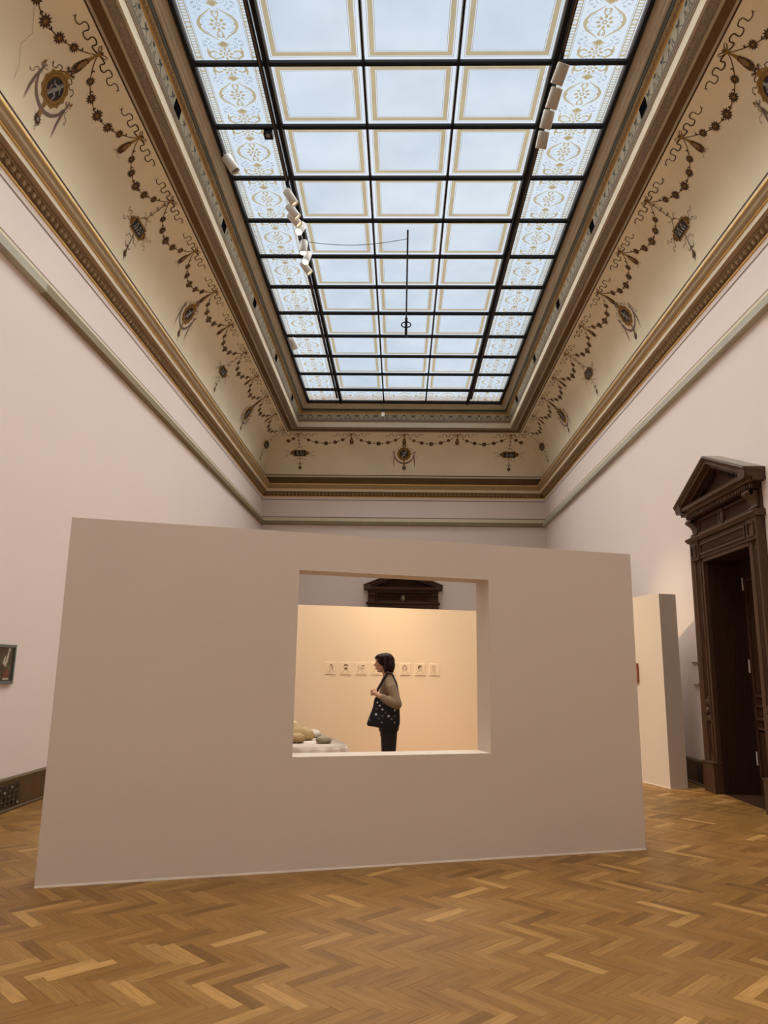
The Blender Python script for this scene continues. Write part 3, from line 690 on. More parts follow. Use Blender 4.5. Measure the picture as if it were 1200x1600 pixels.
# sensor box, rod, cable, hanging box
p = onZ(421, 206.5, ZG - .07)
t = empty('sensor_box', (-1.90, ROWS[10] + .03, ZG - .1)); tag(t, 'small black sensor box with ring lens on a skylight bar', 'sensor')
MB().box(-.06, .06, -.02, .1, -.03, .05).build('housing', BLK, t); m = MB(); m.tube([(0, .01, -.03), (0, .01, -.042)], .03, 14); m.build('lens_ring', LENS, t)
t = empty('hanging_rod', (.06, 13.4, ZG - .09)); tag(t, 'long thin black rod lying along the middle of the skylight with ring', 'rod')
m = MB(); m.tube([(0, -2.04, 0), (0, 1.25, 0)], .016, 10); m.build('rod_shaft', BLK, t)
m = MB(); m.tube([(0, 1.2, 0), (0, 2.1, 0)], .03, 10); m.build('rod_sleeve', BLK, t)
m = MB(); m.tube([(.1 * math.cos(a), 1.45 + .13 * math.sin(a), -.02) for a in [2 * PI * k / 24 for k in range(25)]], .014, 8); m.build('pull_ring', BLK, t)
m = MB(); a, b = Vector((RXL, 11.62, ZG - .13)), Vector((.06, 11.6, ZG - .1)); m.tube([a.lerp(b, k / 12) + Vector((0, -.0, -.10 * math.sin(PI * k / 12))) for k in range(13)], .005, 6)
tag(m.build('thin_cable', BLK), 'thin cable strung from the left lighting track to the black rod', 'cable')
t = empty('hanging_sensor', (-.54, 19.72, 8.42)); tag(t, 'small white box hanging on a cord below the end of the skylight', 'sensor')
bevel(MB().box(-.045, .045, -.03, .03, -.07, .04).build('housing', mat('sensor_white', (214, 208, 196), .5), t), .008)
m = MB(); m.tube([(0, 0, .04), (0, .05, ZG - .06 - 8.42)], .005, 6); m.build('cord', BLK, t)

# ------------------------------------------------------------------ doors
def door(name, loc, rz, lab, open_):
    t = empty(name, loc, rz); tag(t, lab, 'door', kind=S)
    hw, H, ow = D1W, D1H, 1.0
    part = lambda m, nm, mt=WOOD, bv=.004: bevel(m.build(nm, mt, t), bv)
    for s_ in (-1, 1):
        m = MB()     # jamb: stepped architrave profile
        prof = [(hw - .02, 0), (hw - .02, .06), (hw + .03, .06), (hw + .035, .045), (hw + .05, .045), (hw + .055, .07), (hw + .085, .07), (hw + .09, .05), (hw + .205, .05), (hw + .21, .075), (hw + .24, .08), (hw + .265, .1), (ow, .1), (ow, 0)]
        m.prism([(s_ * a, b) for a, b in prof], 'z', .38, H + .02); part(m, 'jamb', WOOD, .002)
        part(MB().box(*sorted((s_ * (hw - .03), s_ * (ow + .02))), 0, .12, 0, .36), 'plinth'); part(MB().box(*sorted((s_ * (hw - .035), s_ * (ow + .025))), 0, .13, .36, .385), 'plinth_cap')
        m = MB()
        for zz, rr in ((.92, .03), (1.02, .045), (1.12, .03)): m.ball((s_ * (hw + .15), .06, zz), (.05, rr, .06), 12, 8)
        m.build('jamb_boss', WOOD, t, True)
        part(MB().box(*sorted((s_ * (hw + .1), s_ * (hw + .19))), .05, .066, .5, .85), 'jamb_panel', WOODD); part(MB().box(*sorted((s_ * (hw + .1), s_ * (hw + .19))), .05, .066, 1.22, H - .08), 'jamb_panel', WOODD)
        # corner block with small square panel
        part(MB().box(*sorted((s_ * (hw + .02), s_ * ow)), 0, .1, H + .02, H + .28), 'corner_block')
        m = MB(); x0, x1 = sorted((s_ * (hw + .07), s_ * (ow - .06))); 
        for a, b, c, d in ((x0, x1, H + .06, H + .08), (x0, x1, H + .21, H + .23), (x0, x0 + .02, H + .08, H + .21), (x1 - .02, x1, H + .08, H + .21)): m.box(a, b, .1, .118, c, d)
        part(m, 'corner_frame', WOOD, .002)
        # scroll bracket beside the frieze
        pr = [(.0, 3.36), (.06, 3.36), (.075, 3.38), (.06, 3.42), (.065, 3.46), (.09, 3.5), (.13, 3.53), (.15, 3.56), (.145, 3.59), (0, 3.59)]
        part(MB().prism(pr, 'x', *sorted((s_ * .80, s_ * .97))), 'scroll_bracket', WOOD, .008)
        m = MB(); m.tube([(s_ * .80, .125, 3.565), (s_ * .97, .125, 3.565)], .032, 12); m.tube([(s_ * .80, .07, 3.385), (s_ * .97, .07, 3.385)], .02, 10); m.build('scroll_end', WOOD, t, True)
        part(MB().prism([(.0, 3.36), (.03, 3.36), (.03, 3.59), (0, 3.59)], 'x', *sorted((s_ * .98, s_ * 1.0))), 'frieze_edge')
    part(MB().box(-hw - .02, hw + .02, 0, .06, H - .02, H + .03), 'lintel_fillet'); part(MB().box(-hw - .02, hw + .02, 0, .075, H + .03, H + .28), 'lintel')
    m = MB()
    for a, b, c, d in ((-hw + .03, hw - .03, H + .07, H + .095), (-hw + .03, hw - .03, H + .205, H + .23), (-hw + .03, -hw + .055, H + .095, H + .205), (hw - .055, hw - .03, H + .095, H + .205)): m.box(a, b, .075, .097, c, d)
    part(m, 'lintel_frame', WOOD, .003); part(MB().box(-hw + .08, hw - .08, .075, .085, H + .115, H + .19), 'lintel_panel', WOODD)
    part(MB().prism([(0, H + .28), (.11, H + .28), (.13, H + .30), (.15, H + .315), (.15, H + .335), (.12, H + .345), (.1, H + .36), (0, H + .36)], 'x', -1.04, 1.04), 'ledge', WOOD, .002)
    part(MB().box(-.98, .98, 0, .04, 3.36, 3.6), 'frieze', WOODD)
    m = MB()
    for a, b, c, d in ((-.77, .77, 3.38, 3.4), (-.77, .77, 3.55, 3.57), (-.77, -.75, 3.4, 3.55), (.75, .77, 3.4, 3.55)): m.box(a, b, .04, .058, c, d)
    part(m, 'frieze_frame', WOOD, .002)
    m = MB()
    for k in range(28):
        a0, a1 = 2 * PI * k / 28, 2 * PI * (k + 1) / 28; ring = []
        for a in (a0, a1):
            for rx, rz_, y in ((.085, .115, .04), (.08, .11, .075), (.06, .088, .075), (.05, .075, .05)): ring.append((rx * math.cos(a), y, 3.475 + rz_ * math.sin(a)))
        m.add(ring, [(i, i + 1, i + 5, i + 4) for i in range(3)])
    m.build('oval_frame', WOOD, t)
    m = MB(); m.ball((0, .04, 3.475), (.05, .03, .075), 20, 10); m.build('oval_boss', WOOD if open_ else mat('oval_plaque', (150, 146, 120), .3), t, True)
    # dentil course
    part(MB().box(-1.0, 1.0, 0, .1, 3.6, 3.675), 'dentil_bed', WOODD)
    dm = None
    for k in range(33):
        x = -.98 + k * .06
        if dm is None: dm = MB().box(-.018, .018, .1, .14, 3.61, 3.665).build('dentil', WOOD, t); dm.location = (x, 0, 0)
        else: link_copy(dm, t, (x, 0, 0))
    # horizontal cornice
    part(MB().prism([(0, 3.675), (.15, 3.675), (.17, 3.69), (.17, 3.715), (.215, 3.72), (.215, 3.765), (.225, 3.77), (0, 3.775)], 'x', -1.07, 1.07), 'cornice', WOOD, .002)
    # raking cornices, tympanum and their small dentils
    AP = 4.27; bx = 1.11; rise = (AP - 3.83) / bx
    for s_ in (-1, 1):
        m = MB()
        # cross-section (projection, drop below the top line) swept along the slope
        pr = [(0, 0), (.25, 0), (.255, .02), (.235, .05), (.215, .06), (.215, .10), (.15, .11), (.15, .15), (.0, .15)]
        v = []
        for (x, z) in ((s_ * bx, 3.83), (0, AP)):
            for y, dr in pr: v.append((x, y, z - dr))
        n = len(pr); m.add(v, [(i, (i + 1) % n, n + (i + 1) % n, n + i) for i in range(n)] + [tuple(range(n)), tuple(range(n, 2 * n))])
        part(m, 'raking_cornice', WOOD, .002)
        dd = None
        for k in range(11):
            x = s_ * (.09 + k * .068); z = AP - abs(x) * rise - .165
            if dd is None: dd = MB().box(-.018, .018, .05, .1, -.045, .02).build('raking_dentil', WOODD, t); dd.location = (x, 0, z)
            else: link_copy(dd, t, (x, 0, z))
        part(MB().prism([(s_ * 1.07, 3.70), (s_ * 1.12, 3.80), (s_ * 1.12, 3.83), (s_ * .95, 3.85), (s_ * .9, 3.70)], 'y', 0, .235), 'cornice_return', WOOD, .002)
    part(MB().prism([(-.92, 3.77), (.92, 3.77), (0, 4.15)], 'y', 0, .05), 'tympanum', WOODD)
    lead = mat('lead_cover', (150, 140, 128), .5, .1)
    for s_ in (-1, 1):
        m = MB(); m.add([(s_ * bx, 0, 3.835), (s_ * bx, .25, 3.835), (0, .25, AP + .005), (0, 0, AP + .005), (s_ * bx, 0, 3.832), (s_ * bx, .25, 3.832), (0, .25, AP + .002), (0, 0, AP + .002)], [(0, 1, 2, 3), (4, 5, 6, 7), (0, 1, 5, 4), (2, 3, 7, 6)])
        m.build('lead_cover', lead, t)
    if open_:
        # deep panelled reveal with a pair of closed leaves at its back
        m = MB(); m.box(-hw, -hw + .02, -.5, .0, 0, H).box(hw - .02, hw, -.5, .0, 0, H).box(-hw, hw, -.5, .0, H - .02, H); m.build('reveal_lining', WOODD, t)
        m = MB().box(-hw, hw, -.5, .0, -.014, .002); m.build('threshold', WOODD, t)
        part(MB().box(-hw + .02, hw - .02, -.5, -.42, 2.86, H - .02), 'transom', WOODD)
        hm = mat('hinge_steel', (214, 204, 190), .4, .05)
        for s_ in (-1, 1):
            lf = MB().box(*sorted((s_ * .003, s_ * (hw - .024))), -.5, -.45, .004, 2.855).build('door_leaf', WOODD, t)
            x0, x1 = sorted((s_ * .1, s_ * (hw - .12)))
            for z0, z1 in ((.2, .84), (.93, 1.12), (1.22, 2.74)):
                m = MB()
                for a, b, c, d in ((x0, x1, z0, z0 + .03), (x0, x1, z1 - .03, z1), (x0, x0 + .03, z0, z1), (x1 - .03, x1, z0, z1)): m.box(a, b, -.45, -.425, c, d)
                m.build('panel_moulding', WOOD, lf); MB().box(x0 + .06, x1 - .06, -.45, -.44, z0 + .06, z1 - .06).build('panel', WOODD, lf)
            for z in (.36, 1.52, 2.6):
                m = MB(); m.tube([(s_ * (hw - .034), -.44, z), (s_ * (hw - .034), -.44, z + .17)], .011, 8); m.build('hinge', hm, lf)
            m = MB(); m.tube([(s_ * .06, -.45, 1.36), (s_ * .06, -.40, 1.36), (s_ * .15, -.39, 1.36)], .011, 8); m.build('door_handle', hm, lf)
    else:
        for s_ in (-1, 1):
            lf = MB().box(*sorted((s_ * .004, s_ * hw)), 0.004, .03, .005, H - .02).build('door_leaf', WOODD, t)
            for z0, z1 in ((.25, .95), (1.3, 2.75)):
                x0, x1 = sorted((s_ * .12, s_ * (hw - .1))); m = MB()
                for a, b, c, d in ((x0, x1, z0, z0 + .03), (x0, x1, z1 - .03, z1), (x0, x0 + .03, z0, z1), (x1 - .03, x1, z0, z1)): m.box(a, b, .03, .045, c, d)
                m.build('panel_moulding', WOOD, lf)
    return t
door('door_1', (XR, D1Y, 0), PI / 2, 'carved dark oak doorway with pediment and deep reveal in the right wall', True)
door('door_2', (.07, YF, 0), PI, 'carved dark oak door with pediment seen through the opening on the end wall', False)

# ------------------------------------------------------------------ partition walls
PH = 2.585
A0 = Vector((-2.482, 5.465)); B0 = Vector((2.145, 6.973)); U0 = (B0 - A0).normalized(); N0 = Vector((-U0.y, U0.x)); LEN = (B0 - A0).length
rz0 = math.atan2(U0.y, U0.x)
TH = .27; s0, s1, z0, z1 = 1.745, 3.416, .8245, 2.275
def ringwall(L, T, H, hole):
    a, b, c, d = hole; m = MB(); v = []
    for y in (0, T): v += [(0, y, 0), (L, y, 0), (L, y, H), (0, y, H), (a, y, c), (b, y, c), (b, y, d), (a, y, d)]
    f = []
    for k in (0, 8):
        q_ = [(0, 1, 5, 4), (1, 2, 6, 5), (2, 3, 7, 6), (3, 0, 4, 7)]
        f += [tuple(i + k for i in (x if k == 0 else x[::-1])) for x in q_]
    f += [(0, 8, 9, 1), (1, 9, 10, 2), (2, 10, 11, 3), (3, 11, 8, 0), (4, 5, 13, 12), (5, 6, 14, 13), (6, 7, 15, 14), (7, 4, 12, 15)]
    return m.add(v, f)
t = empty('partition_wall', (A0.x, A0.y, 0), rz0); tag(t, 'large freestanding greige partition wall with a square opening in front', 'partition wall')
ringwall(LEN, TH, PH, (s0, s1, z0, z1)).build('wall_panel', PART, t)
WST = mat('white_strip', (240, 232, 222), .6)
MB().box(0, LEN, -.004, 0, 0, .012).build('base_strip', WST, t)
C0 = Vector((-1.82, 13.14)); D0 = Vector((1.40, 14.06)); U1 = (D0 - C0).normalized(); N1 = Vector((-U1.y, U1.x)); rz1 = math.atan2(U1.y, U1.x)
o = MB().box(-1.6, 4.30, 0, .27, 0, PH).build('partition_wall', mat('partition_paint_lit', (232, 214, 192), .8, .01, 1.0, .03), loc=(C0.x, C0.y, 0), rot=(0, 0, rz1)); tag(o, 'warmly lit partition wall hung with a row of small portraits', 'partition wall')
Pp = Vector((3.603, 10.521)); rz2 = math.atan2(.062, .268)
t = empty('partition_wall', (Pp.x, Pp.y, 0), math.atan2(.31, .951)); tag(t, 'narrow partition wall end standing beside the carved doorway', 'partition wall')
MB().box(0, .275, 0, 3.86, 0, PH).build('wall_panel', PART, t); MB().box(-.004, .279, -.004, 3.86, 0, .012).build('base_strip', WST, t)
# picture on the narrow partition
FRW = mat('orange_wood', (150, 84, 34), .4, .15, 12)
t = empty('framed_picture', tuple(Vector((Pp.x, Pp.y)) + Vector((-.31, .951)) * .68) + (1.5,), math.atan2(.31, .951)); tag(t, 'small orange wood framed picture on the narrow partition', 'picture')
m = MB()
for a, b, c, d in ((-.13, .13, -.135, -.1), (-.13, .13, .1, .135), (-.13, -.095, -.1, .1), (.095, .13, -.1, .1)): m.box(-.03, 0, a, b, c, d)
bevel(m.build('frame', FRW, t), .006)
MB().box(-.016, 0, -.095, .095, -.1, .1).build('picture_sheet', mat('picture_tan', (206, 176, 136), .7, .25, 14), t)

# wall label panel on right wall
t = empty('label_panel', (XR, 10.66, 1.5)); tag(t, 'thin clear acrylic label panel on the wall left of the carved doorway', 'label panel')
acr = bpy.data.materials.new('acrylic'); acr.use_nodes = True; n = acr.node_tree; n.nodes.clear(); oo = n.nodes.new('ShaderNodeOutputMaterial'); a1 = n.nodes.new('ShaderNodeBsdfTransparent'); a2 = n.nodes.new('ShaderNodeBsdfGlossy'); a3 = n.nodes.new('ShaderNodeMixShader')
a1.inputs[0].default_value = (.985, .985, .98, 1); a2.inputs['Roughness'].default_value = .15; a3.inputs[0].default_value = .015; n.links.new(a1.outputs[0], a3.inputs[1]); n.links.new(a2.outputs[0], a3.inputs[2]); n.links.new(a3.outputs[0], oo.inputs[0])
MB().box(-.012, -.006, -.21, .21, -.15, .15).build('clear_sheet', acr, t); EDG = mat('acrylic_edge', (96, 84, 72), .4)
for z in (-.156, .148): MB().box(-.026, 0, -.21, .21, z, z + .008).build('edge_rail', EDG, t)
m = MB(); m.ball((-.03, -.03, -.14), .012, 10, 6); m.build('fixing_screw', BLK, t)

# painting on the left wall
t = empty('framed_painting', (XL, 7.58, 1.49), 0); tag(t, 'dark painting of pale figures in a blue grey frame on the left wall', 'painting')
FRB = mat('blue_grey_frame', (88, 100, 100), .4, .12, 12); PNT = bpy.data.materials.new('dark_painting'); PNT.use_nodes = True
n = PNT.node_tree; b = n.nodes['Principled BSDF']; b.inputs['Roughness'].default_value = .35
tcn = n.nodes.new('ShaderNodeTexCoord'); no = n.nodes.new('ShaderNodeTexNoise'); no.inputs['Scale'].default_value = 9; no.inputs['Detail'].default_value = 5; cr = n.nodes.new('ShaderNodeValToRGB'); e = cr.color_ramp.elements
e[0].position = .35; e[0].color = s2l((34, 26, 20)); e[1].position = .75; e[1].color = s2l((74, 66, 48)); q_ = e.new(.55); q_.color = s2l((48, 42, 32))
n.links.new(tcn.outputs['Object'], no.inputs['Vector']); n.links.new(no.outputs['Fac'], cr.inputs['Fac']); n.links.new(cr.outputs['Color'], b.inputs['Base Color'])
m = MB(); hy, hz = .345, .2
for a, b_, c, d in ((-hy, hy, -hz, -hz + .03), (-hy, hy, hz - .03, hz), (-hy, -hy + .03, -hz + .03, hz - .03), (hy - .03, hy, -hz + .03, hz - .03)): m.box(0, .03, a, b_, c, d)
bevel(m.build('frame', FRB, t), .005)
cv = MB().box(0, .018, -hy + .03, hy - .03, -hz + .03, hz - .03).build('canvas', PNT, t)
d = Decal(lambda x, y, l: (.0195 + l, x, y)); 
d.strip([(.155, -.02), (.19, .05), (.21, .14)], .05, 0, 0, .025); d.disc(.215, .15, .02, 0, .001); d.strip([(.12, .0), (.15, .08)], .04, 0, 0, .02)
for k in range(5): d.strip([(.17 + k * .02, -.02 - .01 * k), (.185 + k * .022, .02 - .012 * k)], .014, 2, .001)
d.disc(.2, -.09, .045, 1, .0005, .05); d.disc(.17, -.1, .04, 1, .0008, .03); d.strip([(.13, -.145), (.2, -.147), (.245, -.146)], .018, 0, .001); d.strip([(-.2, -.1), (-.12, .05), (-.15, .12)], .08, 2, 0, .04); d.disc(-.05, -.02, .05, 1, 0, .07)
d.build('painted_figures', [mat('paint_pale', (178, 172, 158), .5, .2, 30), mat('paint_crimson', (112, 50, 42), .5, .3, 30), mat('paint_sage', (92, 98, 76), .5, .3, 30)], cv)

# ------------------------------------------------------------------ portraits on the lit wall
PAP = mat('drawing_paper', (233, 215, 193), .8, .02); INK = mat('pencil', (166, 140, 116), .9, .2, 60); INKD = mat('ink', (96, 76, 62), .9, .2, 60)
POS = [.63, .903, 1.178, 1.45, 1.72, 1.99, 2.266, 2.54]
LB = ['leftmost portrait drawing of the row, a standing dark haired figure', 'second portrait drawing from the left, a bearded man with dark hair', 'third portrait drawing from the left, two sketched heads',
      'portrait drawing partly hidden by the woman\'s face', 'portrait drawing hidden behind the back of the woman\'s head', 'portrait drawing of a long haired face just right of the woman', 'portrait drawing of a head with dark swept hair, second from right', 'rightmost portrait drawing of the row, a faint man with a tie']
for i, sp in enumerate(POS):
    c = C0 + U1 * sp
    t = empty('portrait_drawing', (c.x, c.y, 1.5), rz1); tag(t, LB[i], 'drawing', 'row of portrait drawings')
    bevel(MB().box(-.098, .098, -.007, 0, -.105, .105).build('sheet', PAP, t), .002)
    d = Decal(lambda x, y, l: (x, -.0085 - l, y)); cx = (.01, 0, -.02, 0, 0, -.01, .0, -.01)[i]; hy = .02
    d.ring(cx, hy, .032, .037, 0, 0, 20)                                # face outline
    d.strip([(cx - .02, hy - .035), (cx - .025, hy - .055), (cx - .075, hy - .09)], .005, 0); d.strip([(cx + .02, hy - .035), (cx + .025, hy - .055), (cx + .075, hy - .09)], .005, 0)
    for e_ in (-1, 1): d.strip([(cx + e_ * .008, hy + .004), (cx + e_ * .02, hy + .004)], .005, 1)
    d.strip([(cx, hy), (cx - .003, hy - .012)], .003, 0); d.strip([(cx - .009, hy - .02), (cx + .009, hy - .02)], .004, 1)
    if i == 0: d.disc(cx, hy + .035, .018, 1, .0005, .012); d.strip([(cx - .025, hy - .06), (cx - .02, hy - .1)], .012, 0); d.strip([(cx + .02, hy + .02), (cx + .03, hy - .04)], .01, 0)
    if i == 1: d.poly([(cx - .036, hy + .02), (cx - .03, hy + .045), (cx, hy + .052), (cx + .03, hy + .045), (cx + .036, hy + .02), (cx, hy + .03)], 1, .0005); d.poly([(cx - .025, hy - .012), (cx + .025, hy - .012), (cx + .016, hy - .042), (cx - .016, hy - .042)], 1, .0005)
    if i == 2: d.ring(cx + .055, hy - .005, .024, .029, 0, 0, 16); d.disc(cx + .06, hy + .03, .022, 1, .0005, .01); d.strip([(cx + .045, hy - .01), (cx + .05, hy - .03)], .012, 1, .001); d.strip([(cx - .03, hy + .01), (cx - .033, hy - .03)], .007, 1)
    if i == 5:
        for e_ in (-1, 1): d.strip([(cx, hy + .042), (cx + e_ * .03, hy + .035), (cx + e_ * .04, hy), (cx + e_ * .03, hy - .045)], .01, 1, .0005, .006)
    if i == 6: d.poly([(cx - .04, hy), (cx - .035, hy + .04), (cx, hy + .055), (cx + .03, hy + .045), (cx + .036, hy + .025), (cx, hy + .03), (cx - .015, hy + .005), (cx - .02, hy - .02)], 1, .0005)
    if i == 7: d.strip([(cx - .03, hy + .03), (cx, hy + .042), (cx + .03, hy + .03)], .008, 0); d.strip([(cx, hy - .05), (cx + .002, hy - .095)], .01, 0)
    if i in (3, 4): d.strip([(cx - .03, hy + .03), (cx, hy + .044), (cx + .03, hy + .03)], .014, 1)
    d.strip([(-.06, -.085), (.06, -.085)], .0025, 0)
    d.build('pencil_portrait', [INK, INKD], t)

# ------------------------------------------------------------------ table, cloth, stones
def round_poly(pts, rads, n=10):
    out = []
    N = len(pts)
    for i in range(N):
        p_ = Vector(pts[i]); a = (Vector(pts[i - 1]) - p_).normalized(); b = (Vector(pts[(i + 1) % N]) - p_).normalized(); r_ = rads[i]
        for k in range(n + 1):
            t = k / n; s_ = p_ + a * r_; e_ = p_ + b * r_; out.append(s_ * (1 - t) ** 2 + p_ * 2 * t * (1 - t) + e_ * t * t)
    return out
TZ = .75
tp = [(-2.5, 7.36), (-.40, 7.50), (-.99, 9.28), (-2.75, 8.72)]
outl = round_poly(tp, [.3, .55, .35, .3], 12)
# resample the outline evenly
def resample(pts, step):
    out = []; N = len(pts)
    for i in range(N):
        a, b = pts[i], pts[(i + 1) % N]; L = (b - a).length; k = max(1, int(L / step)); out += [a.lerp(b, j / k) for j in range(k)]
    return out
ol = resample(outl, .02); cen = sum(ol, Vector((0, 0))) / len(ol)
t = empty('display_table', (cen.x, cen.y, 0)); tag(t, 'display table standing under the pale cloth behind the opening', 'table')
small = [(p_ - cen) * .985 for p_ in ol[::6]]
MB().prism([(p_.x, p_.y) for p_ in small], 'z', TZ - .035, TZ - .006).build('table_top', WOOD, t)
for q_ in tp:
    c = (Vector(q_) - cen) * .78; m = MB(); m.tube([(c.x, c.y, 0), (c.x, c.y, TZ - .035)], .028, 10); m.build('leg', WOOD, t)
v = []; N = len(ol); rows_ = [(0, TZ + .001), (.012, TZ - .006), (.016, TZ - .03), (.022, TZ - .12), (.03, TZ - .3), (.036, TZ - .55), (.038, .04)]
arcl = 0; cum = [0]
for i in range(N): cum.append(cum[-1] + (ol[(i + 1) % N] - ol[i]).length)
for off, z in rows_:
    for i in range(N):
        dn = (ol[(i + 1) % N] - ol[i - 1]).normalized(); nrm = Vector((dn.y, -dn.x)); amp = max(0, off - .0125) * 2.0
        p_ = ol[i] + nrm * (off + amp * (math.sin(cum[i] * 2 * PI / .16) + .4 * math.sin(cum[i] * 2 * PI / .37))); v.append((p_.x, p_.y, z))
f = [(r_ * N + i, r_ * N + (i + 1) % N, (r_ + 1) * N + (i + 1) % N, (r_ + 1) * N + i) for r_ in range(len(rows_) - 1) for i in range(N)] + [tuple(range(N))]
CLO = mat('cloth_linen', (238, 226, 216), .9, .03, 8, .05)
o = obj('tablecloth', v, f, CLO, smooth=True); tag(o, 'pale linen cloth hanging in folds over the display table', 'tablecloth')
def stone(px, py, wpx, hgt, dep, col, name, lab, z=TZ + .002, seed=0, tilt=0, nm=None):
    b = onZ(px, py, z); dist = (b - Vector((0, 0, CAM_H))).length; wd = wpx * dist / F_PX
    rnd = random.Random(seed); m = MB(); rot = Matrix.Rotation(tilt, 3, 'Z')
    bm = bmesh.new(); bmesh.ops.create_icosphere(bm, subdivisions=4, radius=1)
    ph = [rnd.uniform(0, 6) for _ in range(6)]
    for v_ in bm.verts:
        n_ = v_.co.normalized(); k = 1 + .05 * math.sin(2.3 * n_.x + ph[0]) + .05 * math.sin(2.7 * n_.y + ph[1]) + .04 * math.sin(3.1 * n_.z + ph[2]) + .02 * math.sin(6 * n_.x + 5 * n_.y + ph[3])
        q_ = Vector((n_.x * wd / 2 * k, n_.y * dep / 2 * k, n_.z * hgt / 2 * k)); 
        if n_.z < -.55: q_.z = -hgt / 2 * .56 * k + (q_.z + hgt / 2 * .56 * k) * .15
        v_.co = rot @ q_
    lo = min(v_.co.z for v_ in bm.verts)
    for v_ in bm.verts: v_.co.z -= lo
    me = bpy.data.meshes.new(name); bm.to_mesh(me); bm.free()
    for p_ in me.polygons: p_.use_smooth = True
    me.materials.append(mat(nm, col, .75, .14, 9, .25)); o = bpy.data.objects.new(name, me); C.objects.link(o); o.location = (b.x, b.y + dep * .25, z)
    tag(o, lab, 'stone', 'stones laid out on the table'); return o
stone(504.5, 1161.5, 26, .085, .13, (142, 130, 106), 'river_stone', 'flat grey green stone lying alone near the table edge', seed=1, tilt=.1, nm='stone_grey')
stone(462, 1161, 24, .125, .16, (168, 140, 96), 'river_stone', 'tan rounded stone at the front left, cut by the opening edge', seed=2, nm='stone_tan')
stone(468, 1156.5, 44, .165, .2, (176, 150, 104), 'river_stone', 'largest sandy stone lying behind the tan one', seed=3, tilt=-.1, nm='stone_sand')
stone(488, 1152.5, 24, .10, .2, (196, 188, 178), 'river_stone', 'pale grey stone behind the sandy one', seed=4, nm='stone_pale')
stone(459, 1151.0, 15, .21, .13, (214, 190, 148), 'river_stone', 'cream upright stone standing at the back of the heap', seed=5, nm='stone_cream')

# ------------------------------------------------------------------ the visitor
PY = 8.70; OX = -.115
SKIN = mat('skin', (188, 140, 112), .55, .05, 20); HAIR = mat('dark_hair', (36, 19, 13), .6, .3, 30, .3, 0, 0, .2, (1, 1, .15)); SWT = mat('olive_knit', (132, 112, 86), .9, .08, 60, .3); TRS = mat('black_trousers', (20, 18, 20), .8, .1, 20); SHO = mat('black_shoe', (22, 20, 20), .4); BAGM = mat('black_cotton', (22, 22, 30), .85, .15, 20)
person = empty('person', (OX, PY, 0)); tag(person, 'woman with dark bob in olive sweater and black trousers standing in profile', 'person')
def LP(x, y, z): return (x - OX, y, z)     # x in room metres, y offset from her midline (minus is towards the viewer)
def sk(pts): return [Vector(LP(*p_)) for p_ in pts]
# body as one continuous surface
m = MB()
m.ball(LP(-.178, 0, 1.575), (.088, .07, .105), 24, 16); m.ball(LP(-.205, 0, 1.522), (.06, .052, .062), 20, 12); m.ball(LP(-.238, 0, 1.482), (.024, .025, .02)); m.ball(LP(-.225, 0, 1.555), (.05, .05, .07))
m.tube(sk([(-.262, 0, 1.585), (-.275, 0, 1.56), (-.291, 0, 1.543), (-.27, 0, 1.532)]), [.009, .012, .015, .010], 10)           # nose
m.ball(LP(-.268, 0, 1.514), (.012, .02, .007)); m.ball(LP(-.266, 0, 1.503), (.012, .02, .008)); m.ball(LP(-.262, 0, 1.602), (.018, .05, .016))  # lips, brow
for s_ in (-1, 1): m.ball(LP(-.165, s_ * .072, 1.55), (.02, .01, .032)); m.ball(LP(-.25, s_ * .03, 1.548), (.02, .022, .02))
m.tube(sk([(-.165, 0, 1.53), (-.15, 0, 1.46), (-.135, 0, 1.40), (-.125, 0, 1.36)]), [.05, .05, .056, .07], 16)
m.tube(sk([(-.125, 0, 1.39), (-.125, 0, 1.34), (-.12, 0, 1.22), (-.12, 0, 1.08), (-.115, 0, .96), (-.115, 0, .86)]), [(.05, .06), (.145, .083), (.145, .10), (.125, .09), (.132, .1), (.125, .095)], 20)
for s_ in (-1, 1):
    m.tube(sk([(-.115, s_ * .08, .92), (-.115, s_ * .085, .72), (-.11, s_ * .085, .5), (-.095, s_ * .085, .3), (-.09, s_ * .085, .08)]), [.085, .078, .055, .05, .036], 16)
    m.tube(sk([(-.07, s_ * .085, .05), (-.13, s_ * .088, .045), (-.23, s_ * .092, .035)]), [.034, .038, .028], 12)
# near arm: elbow back, hand up at the strap
m.tube(sk([(-.115, -.14, 1.365), (-.08, -.225, 1.28), (-.03, -.305, 1.125)]), [.05, .045, .038], 14)
m.tube(sk([(-.03, -.305, 1.125), (-.13, -.305, 1.165), (-.255, -.255, 1.225)]), [.038, .034, .024], 14)
# far arm hanging, hand folded over
m.tube(sk([(-.115, .14, 1.365), (-.10, .19, 1.25), (-.08, .20, 1.10)]), [.05, .043, .037], 14); m.tube(sk([(-.08, .20, 1.10), (-.14, .18, .98), (-.19, .16, .88)]), [.037, .032, .023], 14)
# near hand: palm and five fingers closing on the strap
m.tube(sk([(-.24, -.245, 1.222), (-.268, -.243, 1.236), (-.292, -.238, 1.245)]), [(.03, .022), (.034, .024), (.03, .02)], 12)
for k, (dz, ln) in enumerate(((.026, .9), (.010, 1.0), (-.008, .95), (-.024, .75))):
    m.tube(sk([(-.288, -.236, 1.243 + dz), (-.288 - .026 * ln, -.226, 1.243 + dz * 1.05), (-.292 - .028 * ln, -.20, 1.24 + dz), (-.286 - .012 * ln, -.185, 1.238 + dz)]), [.0095, .009, .0085, .007], 8)
m.tube(sk([(-.255, -.24, 1.255), (-.272, -.228, 1.275), (-.296, -.212, 1.282)]), [.012, .0105, .008], 8)
